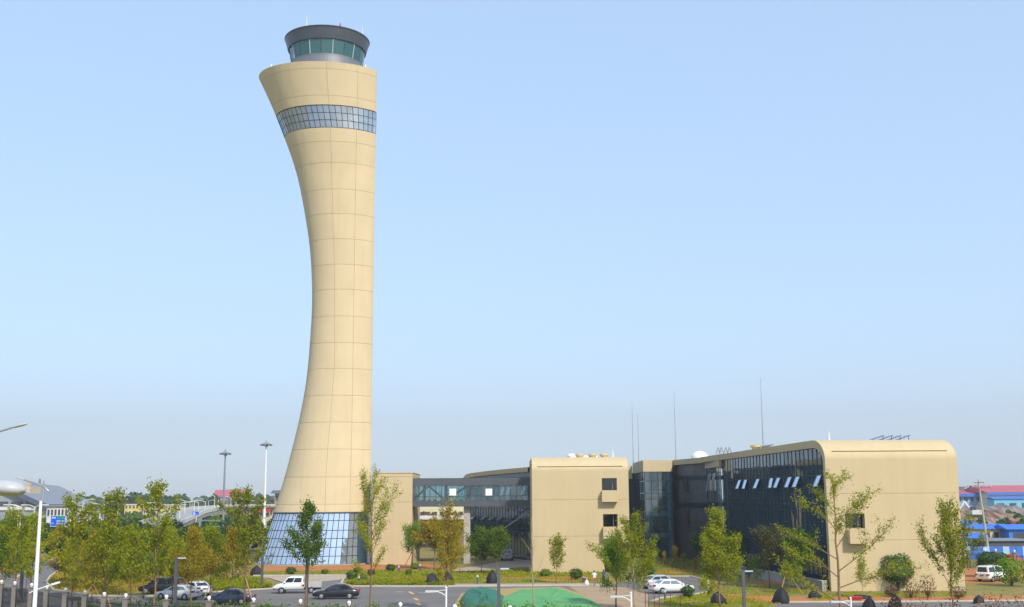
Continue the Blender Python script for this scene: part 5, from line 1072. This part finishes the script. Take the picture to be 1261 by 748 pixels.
# road signs (blue panel, white writing marks)
SB = mat('sign_blue', (.01,.09,.60), .4, var=.04); SG = mat('sign_green', (.01,.32,.16), .4)
def sign(x0, x1, y0, y1, Y, label, detail=False):
    a, b = at(x0, y0, Y), at(x1, y1, Y); o = thing('road_sign', label, 'road sign', ((a.x+b.x)/2+ (b.x-a.x)*.1, Y+.3, 0), 'blue road signs')
    MB().box(a.x, b.x, Y, Y+.08, b.z, a.z).build('panel', SB, o); xm = (a.x+b.x)/2+(b.x-a.x)*.1
    MB().tube([(xm,Y+.25,0),(xm,Y+.25,a.z+.1)], .12, 8).build('post', FARW, o)
    w_, h_ = b.x-a.x, a.z-b.z
    def bar_(u0, u1, v0, v1, m, nm): MB().box(a.x+w_*u0, a.x+w_*u1, Y-.02, Y-.004, b.z+h_*v0, b.z+h_*v1).build(nm, m, o)
    bar_(0,1,0,.03,WHITE,'border'); bar_(0,1,.97,1,WHITE,'border'); bar_(0,.02,.03,.97,WHITE,'border'); bar_(.98,1,.03,.97,WHITE,'border')
    if detail:
        bar_(.42,.92,.70,.92,SG,'green_field')
        for u0, n_, v in ((.42,4,.44),(.42,4,.22)):
            for k in range(n_):
                u = u0+k*.125
                bar_(u,u+.09,v+.10,v+.125,WHITE,'lettering'); bar_(u,u+.09,v,v+.025,WHITE,'lettering'); bar_(u+.035,u+.055,v+.0255,v+.0995,WHITE,'lettering'); bar_(u+.005,u+.03,v+.05,v+.07,WHITE,'lettering'); bar_(u+.06,u+.085,v+.05,v+.07,WHITE,'lettering')
        for k in range(3): bar_(.10+k*.09,.16+k*.09,.74,.86,WHITE,'lettering')
        bar_(.08,.22,.28,.32,WHITE,'arrow'); 
        for u, v in ((.48,.80),(.58,.78),(.68,.82)): bar_(u,u+.06,v,v+.06,WHITE,'lettering')
    else:
        bar_(.15,.45,.55,.7,WHITE,'lettering'); bar_(.15,.6,.25,.4,WHITE,'lettering')
    return o
sign(62.5, 80, 635.2, 648.6, 190, 'large blue direction sign at the left with white writing', True)
sign(127.5, 142, 634, 640, 300, 'blue sign on a white gantry behind the left trees'); sign(208, 216, 631, 637, 320, 'small blue sign below the pale far buildings'); sign(236, 245, 630, 634.5, 300, 'small blue sign before the elevated road')
def gantry(x0, x1, ytop, ybot, Y, label):
    a, b = at(x0, ytop, Y), at(x1, ytop, Y); o = thing('sign_gantry', label, 'gantry', (a.x, Y, 0))
    MB().tube([(a.x,Y,0),(a.x,Y,a.z)], .28, 8).build('post', FARW, o); MB().bar((a.x,Y,a.z-.3),(b.x,Y,b.z-.3),.25,.25).build('beam', FARW, o); MB().bar((a.x,Y,a.z-1.5),(b.x,Y,b.z-1.5),.2,.2).build('beam', FARW, o)
gantry(123.5, 142, 632.3, 648, 301, 'white gantry post holding the blue sign'); gantry(86, 80, 637, 655, 191, 'white gantry post beside the large blue sign')
gantry(246.5, 271, 639.5, 648, 240, 'white gantry below the elevated road')
# long dark embankment and car park
emb = MB(); a, b = at(-40, 640, 300), at(152, 640, 300); tag(MB().box(a.x, b.x, 300, 306, 0, 4.2).build('embankment_wall', mat('emb', (.10,.085,.085), .9)), 'long dark wall of the road embankment behind the left trees', 'wall')
random.seed(14)
for k in range(16):
    x = random.uniform(0, 300); Y = random.uniform(205, 290)
    p_ = at(x, 660, Y); o = thing('distant_car', 'distant car', 'car', (p_.x, Y, 0), 'distant parked cars', random.uniform(0, 3)); pm = random.choice([PW, PW, PS, PB]); o['label'] = f"small distant {'white' if pm is PW else 'silver' if pm is PS else 'black'} car in the car park {'below the large blue sign' if x < 110 else 'below the yellow building' if x < 210 else 'below the elevated road'}, {'nearer' if Y < 245 else 'farther'} row"
    mb = MB(); mb.grid([[(x_,-.85,.25) for x_ in (-2.2,2.2)], [(x_,-.88,.85) for x_ in (-2.2,2.2)], [(x_,-.6,1.4) for x_ in (-1.4,.8)], [(x_,.6,1.4) for x_ in (-1.4,.8)], [(x_,.88,.85) for x_ in (-2.2,2.2)], [(x_,.85,.25) for x_ in (-2.2,2.2)]]); mb.add([(2.2,-.85,.25),(2.2,-.88,.85),(.8,-.6,1.4),(.8,.6,1.4),(2.2,.88,.85),(2.2,.85,.25)], [tuple(range(6))]); mb.add([(-2.2,-.85,.25),(-2.2,-.88,.85),(-1.4,-.6,1.4),(-1.4,.6,1.4),(-2.2,.88,.85),(-2.2,.85,.25)], [tuple(range(6))]); mb.build('body', pm, o, world=False)
    for sx in (-1.3, 1.35):
        for s in (-1,1): MB().lathe([(.01,-.1),(.3,-.1),(.3,.1),(.01,.1)], 10, (sx, s*.8, .3), 'y').build('wheel', TYRE, o, world=False)
# building and wall seen through under the bridge
ob = bld('cream_building', 'cream building with dark windows seen below the footbridge', 500, 580, 612, 330, mat('far_cream', (.62,.55,.36), .8), FARW, 3, 10, 12, over=.3)
wl = thing('canopy', 'white canopy edge with dark posts below the footbridge', 'canopy', (at(540,640,240).x, 242, 0)); a, b = at(506,636,240), at(576,639.5,240); MB().box(a.x, b.x, 238, 248, b.z, a.z).build('canopy_roof', FARW, wl)
for x in (512, 525, 537, 549, 563, 572): p_ = at(x, 650, 240); MB().box(p_.x-.2, p_.x+.2, 240, 240.4, 0, b.z).build('post', DARKM, wl)
MB().box(a.x, b.x, 250, 250.4, 0, b.z-2.0).build('back_wall', mat('back_wall', (.22,.17,.16), .8), wl)
# ------------------------------------------------------------------ background, right
def pole_r():
    Y = 205; b_, t = at(1215.5, 668, Y), at(1204.5, 590.5, Y); k = (t.x-b_.x)/(t.z-b_.z); x0 = b_.x-k*b_.z
    o = thing('utility_pole', 'leaning concrete utility pole with crossarms right of the offices', 'utility pole', (x0, Y, 0))
    MB().tube([(x0,Y,0),(t.x,Y,t.z)], [.24,.13], 8).build('pole', CONC, o)
    for y, w_, nm in ((601,2.0,'crossarm'),(594.5,.9,'crossarm')):
        q = at(1206, y, Y); xc = x0+k*q.z; co = MB().bar((xc-w_,Y-.15,q.z),(xc+w_,Y-.15,q.z),.12,.12).build(nm, GREYM, o)
        for s in (-1,-.6,.6,1): MB().lathe([(.05,0),(.09,.1),(.05,.25),(.08,.3),(.01,.36)], 8, (xc+s*w_, Y-.15, q.z+.06)).build('insulator', FARW, co)
    for (xa, ya, xb, yb) in ((1204.5,596,1150,606),(1198,602.5,1150,611)):
        A_, B_ = at(xa, ya, Y), at(xb, yb, Y+70); pts_ = [A_.lerp(B_, i/8)-Vector((0,0,1))*(1.2*math.sin(PI*i/8)) for i in range(9)]; MB().tube(pts_, .03, 4).build('wire', DARKM, o)
pole_r()
bld('factory', 'white factory hall with red and blue roof at the far right', 1216, 1300, 606.5, 520, FARW, FPINK, 1, 9, 30, rh=3.2, over=1)
bld('factory', 'pale blue factory hall beside the white one', 1170, 1215.5, 608.5, 530, mat('far_blue_wall', (.22,.38,.60), .7), FPINK, 2, 6, 26, rh=1.6, over=1)
for o in [o for o in COL.objects if o.name.startswith('factory')]:
    wl_ = [c for c in o.children if c.name.startswith('wall')][0].data.vertices; xs_ = [v.co.x for v in wl_]; ym_ = min(v.co.y for v in wl_); zm = max(v.co.z for v in wl_); MB().box(min(xs_)-.8, max(xs_)+.8, ym_-1.5, ym_-1.02, zm-1.2, zm+.1).build('eaves', FBLUE, o, world=False)
for i, (x0, x1, yt, Y, wm, rm, lb) in enumerate(((1186,1202,646,262,FARW,FBLUE,'white cabin with blue roof nearest the cream wall'),(1188,1243,651.5,236,FARB,FBLUE,'long cabin with blue roof behind the utility pole'),(1242,1290,652,232,mat('blue_panel',(.02,.17,.62),.5),FBLUE,'bright blue panelled cabin at the right edge'),(1184,1214,663,214,mat('cyan_wall',(.15,.45,.65),.6),FBLUE,'small cyan-walled cabin left of the utility pole base'),(1224,1300,614.5,470,mat('cyan_wall',(.15,.45,.65),.6),FBLUE,'long blue-roofed shed before the white factory'))):
    bld('site_cabin', lb, x0, x1, yt, Y, wm, rm, 1, 5 if i != 2 else 2, 7, rh=.9, over=.6, group='blue-roofed site cabins')
def mound(name, label, x0, x1, yt, Y, m, seed, cat='mound', dep=22):
    a, b = at(x0, yt, Y), at(x1, yt, Y); rng = np.random.default_rng(seed); n = 40; rws = []
    for j, f in enumerate((0,.08,.16,.24,.32,.40,.5,.6,.7,.9,1)):
        hz = math.sin(PI*min(1,f*.62+.0))*1.0 if f < .9 else (.5 if f < 1 else 0); rws.append([(a.x+(b.x-a.x)*i/n, Y-dep*.35+dep*f, max(0, a.z*.8*hz*(.78+.22*rng.random()+.12*math.sin(i*.9+seed+j*.7))*math.sin(PI*min(1,max(0,(i+.0)/n)))**.25)) for i in range(n+1)])
    mb = MB(); mb.grid(rws); return tag(mb.build(name, m), label, cat)
mound('earth_mound', 'orange-brown heap of excavated earth beyond the cabins', 1170, 1290, 622, 340, mat('mound_soil', (.34,.16,.08), .95, col2=(.30,.24,.19), scale=.12, bump=.5), 3, dep=60)
mound('rubble_mound', 'grey-brown rubble ridge behind the orange earth', 1165, 1300, 615, 420, mat('rubble', (.30,.24,.20), .95, col2=(.20,.17,.15), scale=.3, bump=.6, bscale=2), 4, dep=50)
# excavator
Y = 322; q = at(1201, 632, Y); o = thing('excavator', 'white excavator with raised arm on the earth heap', 'excavator', (q.x, Y, max(0,q.z-1.2)))
zq = 1.5; EXW = mat('exc', (.60,.60,.58), .6)
MB().box(-1.8,1.8,-1.2,1.2,0,.8).build('tracks', BLKP, o, world=False); MB().box(-1.2,1.6,-1.1,1.1,.82,2.0).build('body', EXW, o, world=False); MB().box(-1.2,.0,-1.0,.1,2.02,3.0).build('cabin', FWIN, o, world=False); MB().bar((-.8,.5,1.8),(-2.6,.5,4.4),.4,.5).build('boom', EXW, o, world=False); MB().bar((-2.6,.5,4.4),(-4.6,.5,1.4),.35,.4).build('stick', EXW, o, world=False); MB().box(-5.0,-4.2,0,1.0,.7,1.5).build('bucket', EXW, o, world=False)
o = thing('red_truck', 'dark red truck at the right edge beyond the cabins', 'truck', (at(1257,636,300).x, 300, 0)); MB().box(-3,2,-1.2,1.2,1.0,3.4).build('box_body', mat('truck_red', (.20,.04,.05), .6), o, world=False); MB().box(2.05,3.8,-1.1,1.1,.7,2.8).build('cab', mat('truck_red', (.20,.04,.05), .6), o, world=False)
for x in (-2, 2.8):
    for s in (-1,1): MB().lathe([(.01,-.15),(.5,-.15),(.5,.15),(.01,.15)], 12, (x, s*1.05, .5), 'y').build('wheel', TYRE, o, world=False)
q = at(1246, 668, 205); blob('red_tarpaulin', 'orange-red tarpaulin heap before the blue cabins', 'tarpaulin', 1246, 692, 25, 9, mat('red_tarp', (.50,.05,.02), .6, bump=.4), 77, cone=.9).location.z = 0
o = thing('dark_shed', 'dark flat-roofed shed below the blue cabins', 'shed', (at(1230,668,208).x, 212, 0)); a, b = at(1212,664.5,210), at(1262,665,210); MB().box(a.x, b.x, 210, 216, 0, a.z-.3).build('wall', mat('dark_wall', (.07,.075,.09), .8), o); MB().box(a.x-.4, b.x+.4, 209.6, 216.4, a.z-.3, a.z).build('roof', FARG, o)
o = thing('blue_barrier', 'long blue hoarding behind the right fence', 'hoarding', (at(1230,675,186).x, 186, 0)); a, b = at(1186,673.5,186), at(1300,676,186)
for k in range(14): xa = a.x+(b.x-a.x)*k/14; MB().box(xa+.02, xa+(b.x-a.x)/14-.02, 186, 186.08, 0, a.z).build('hoarding_panel', FBLUE if k % 3 else mat('hoarding_pale', (.35,.5,.65), .6), o)
# far hazy blocks on the right skyline
random.seed(44)
for k in range(22):
    x = random.uniform(1150, 1290); Y = random.uniform(1300, 2300); yt = random.uniform(598, 605)
    bld('far_apartment', 'hazy apartment block on the right skyline', x, x+random.uniform(4,11), yt, Y, random.choice([FARW, FARG, FARB]), FARG, 5, 4, 20, group='hazy skyline blocks', over=.5, win=False)
# far woodland
def wood(name, label, x0, x1, Ya, Yb, ha, hb, n, leaf, lsize, seed):
    rng = np.random.default_rng(seed); C = []
    nt_ = n//170
    for _ in range(nt_):
        Y = rng.uniform(Ya, Yb); x = rng.uniform(x0, x1); p_ = at(x, 620, Y); h = rng.uniform(ha, hb); rx = h*rng.uniform(.28,.42)
        d = rng.normal(size=(170,3)); d /= np.linalg.norm(d,axis=1)[:,None]; rr = rng.uniform(.5,1,170)[:,None]**.5
        c = d*rr*np.array([rx, rx, h*.42]); c[:,2] += h*.56; C.append(c+np.array([p_.x, Y, 0]))
    o = meshobj(name, leaf_mesh(name, np.vstack(C), lsize, LEAFS[leaf], seed, asp=.8)); return tag(o, label, 'woodland', kind='stuff')
wood('far_woodland', 'hazy belt of trees along the left horizon', -160, 420, 650, 1500, 9, 15, 34000, 'dg', 1.3, 1)
wood('court_horizon_woodland', 'hazy tree belt behind the tower and offices', 420, 1160, 650, 1500, 6, 9, 30000, 'dg', 1.3, 11)
wood('mid_woodland', 'green tree belt beyond the left car parks', -60, 345, 300, 540, 3.2, 5.6, 24000, 'g', .6, 2)
wood('near_woodland', 'green trees behind the left thicket', -40, 326, 225, 300, 3.2, 6, 18000, 'dg', .42, 5)
wood('horizon_woodland', 'faint tree line on the horizon right of the offices', 1120, 1330, 1200, 2600, 9, 16, 16000, 'dg', 1.8, 3)
wood('right_woodland', 'scattered green trees around the site cabins', 1180, 1300, 236, 420, 3, 5, 2600, 'dg', .4, 4)
wood('court_woodland', 'trees seen beyond the footbridge', 500, 600, 252, 325, 4, 7, 6000, 'rd', .4, 6)
wood('far_horizon_woodland', 'very distant faint tree line along the whole horizon', -200, 1500, 2300, 3600, 10, 17, 40000, 'dg', 2.6, 7)
# ------------------------------------------------------------------ haze
hz = MB(); hz.box(-3500, 3500, -200, 4300, -1, 300); ho = hz.build('haze', []); ho['kind'] = 'stuff'; tag(ho, 'pale summer haze in the air', 'haze')
hm = bpy.data.materials.new('haze_air'); hm.use_nodes = True; hn = hm.node_tree; hn.nodes.remove(hn.nodes['Principled BSDF'])
pv = hn.nodes.new('ShaderNodeVolumePrincipled'); pv.inputs['Color'].default_value = (.90,.88,.94,1); pv.inputs['Density'].default_value = HAZE; pv.inputs['Anisotropy'].default_value = .2
hn.links.new(pv.outputs[0], hn.nodes['Material Output'].inputs['Volume']); ho.data.materials.clear(); ho.data.materials.append(hm)
for o in bpy.data.objects:
    if '_w' in o: del o['_w']
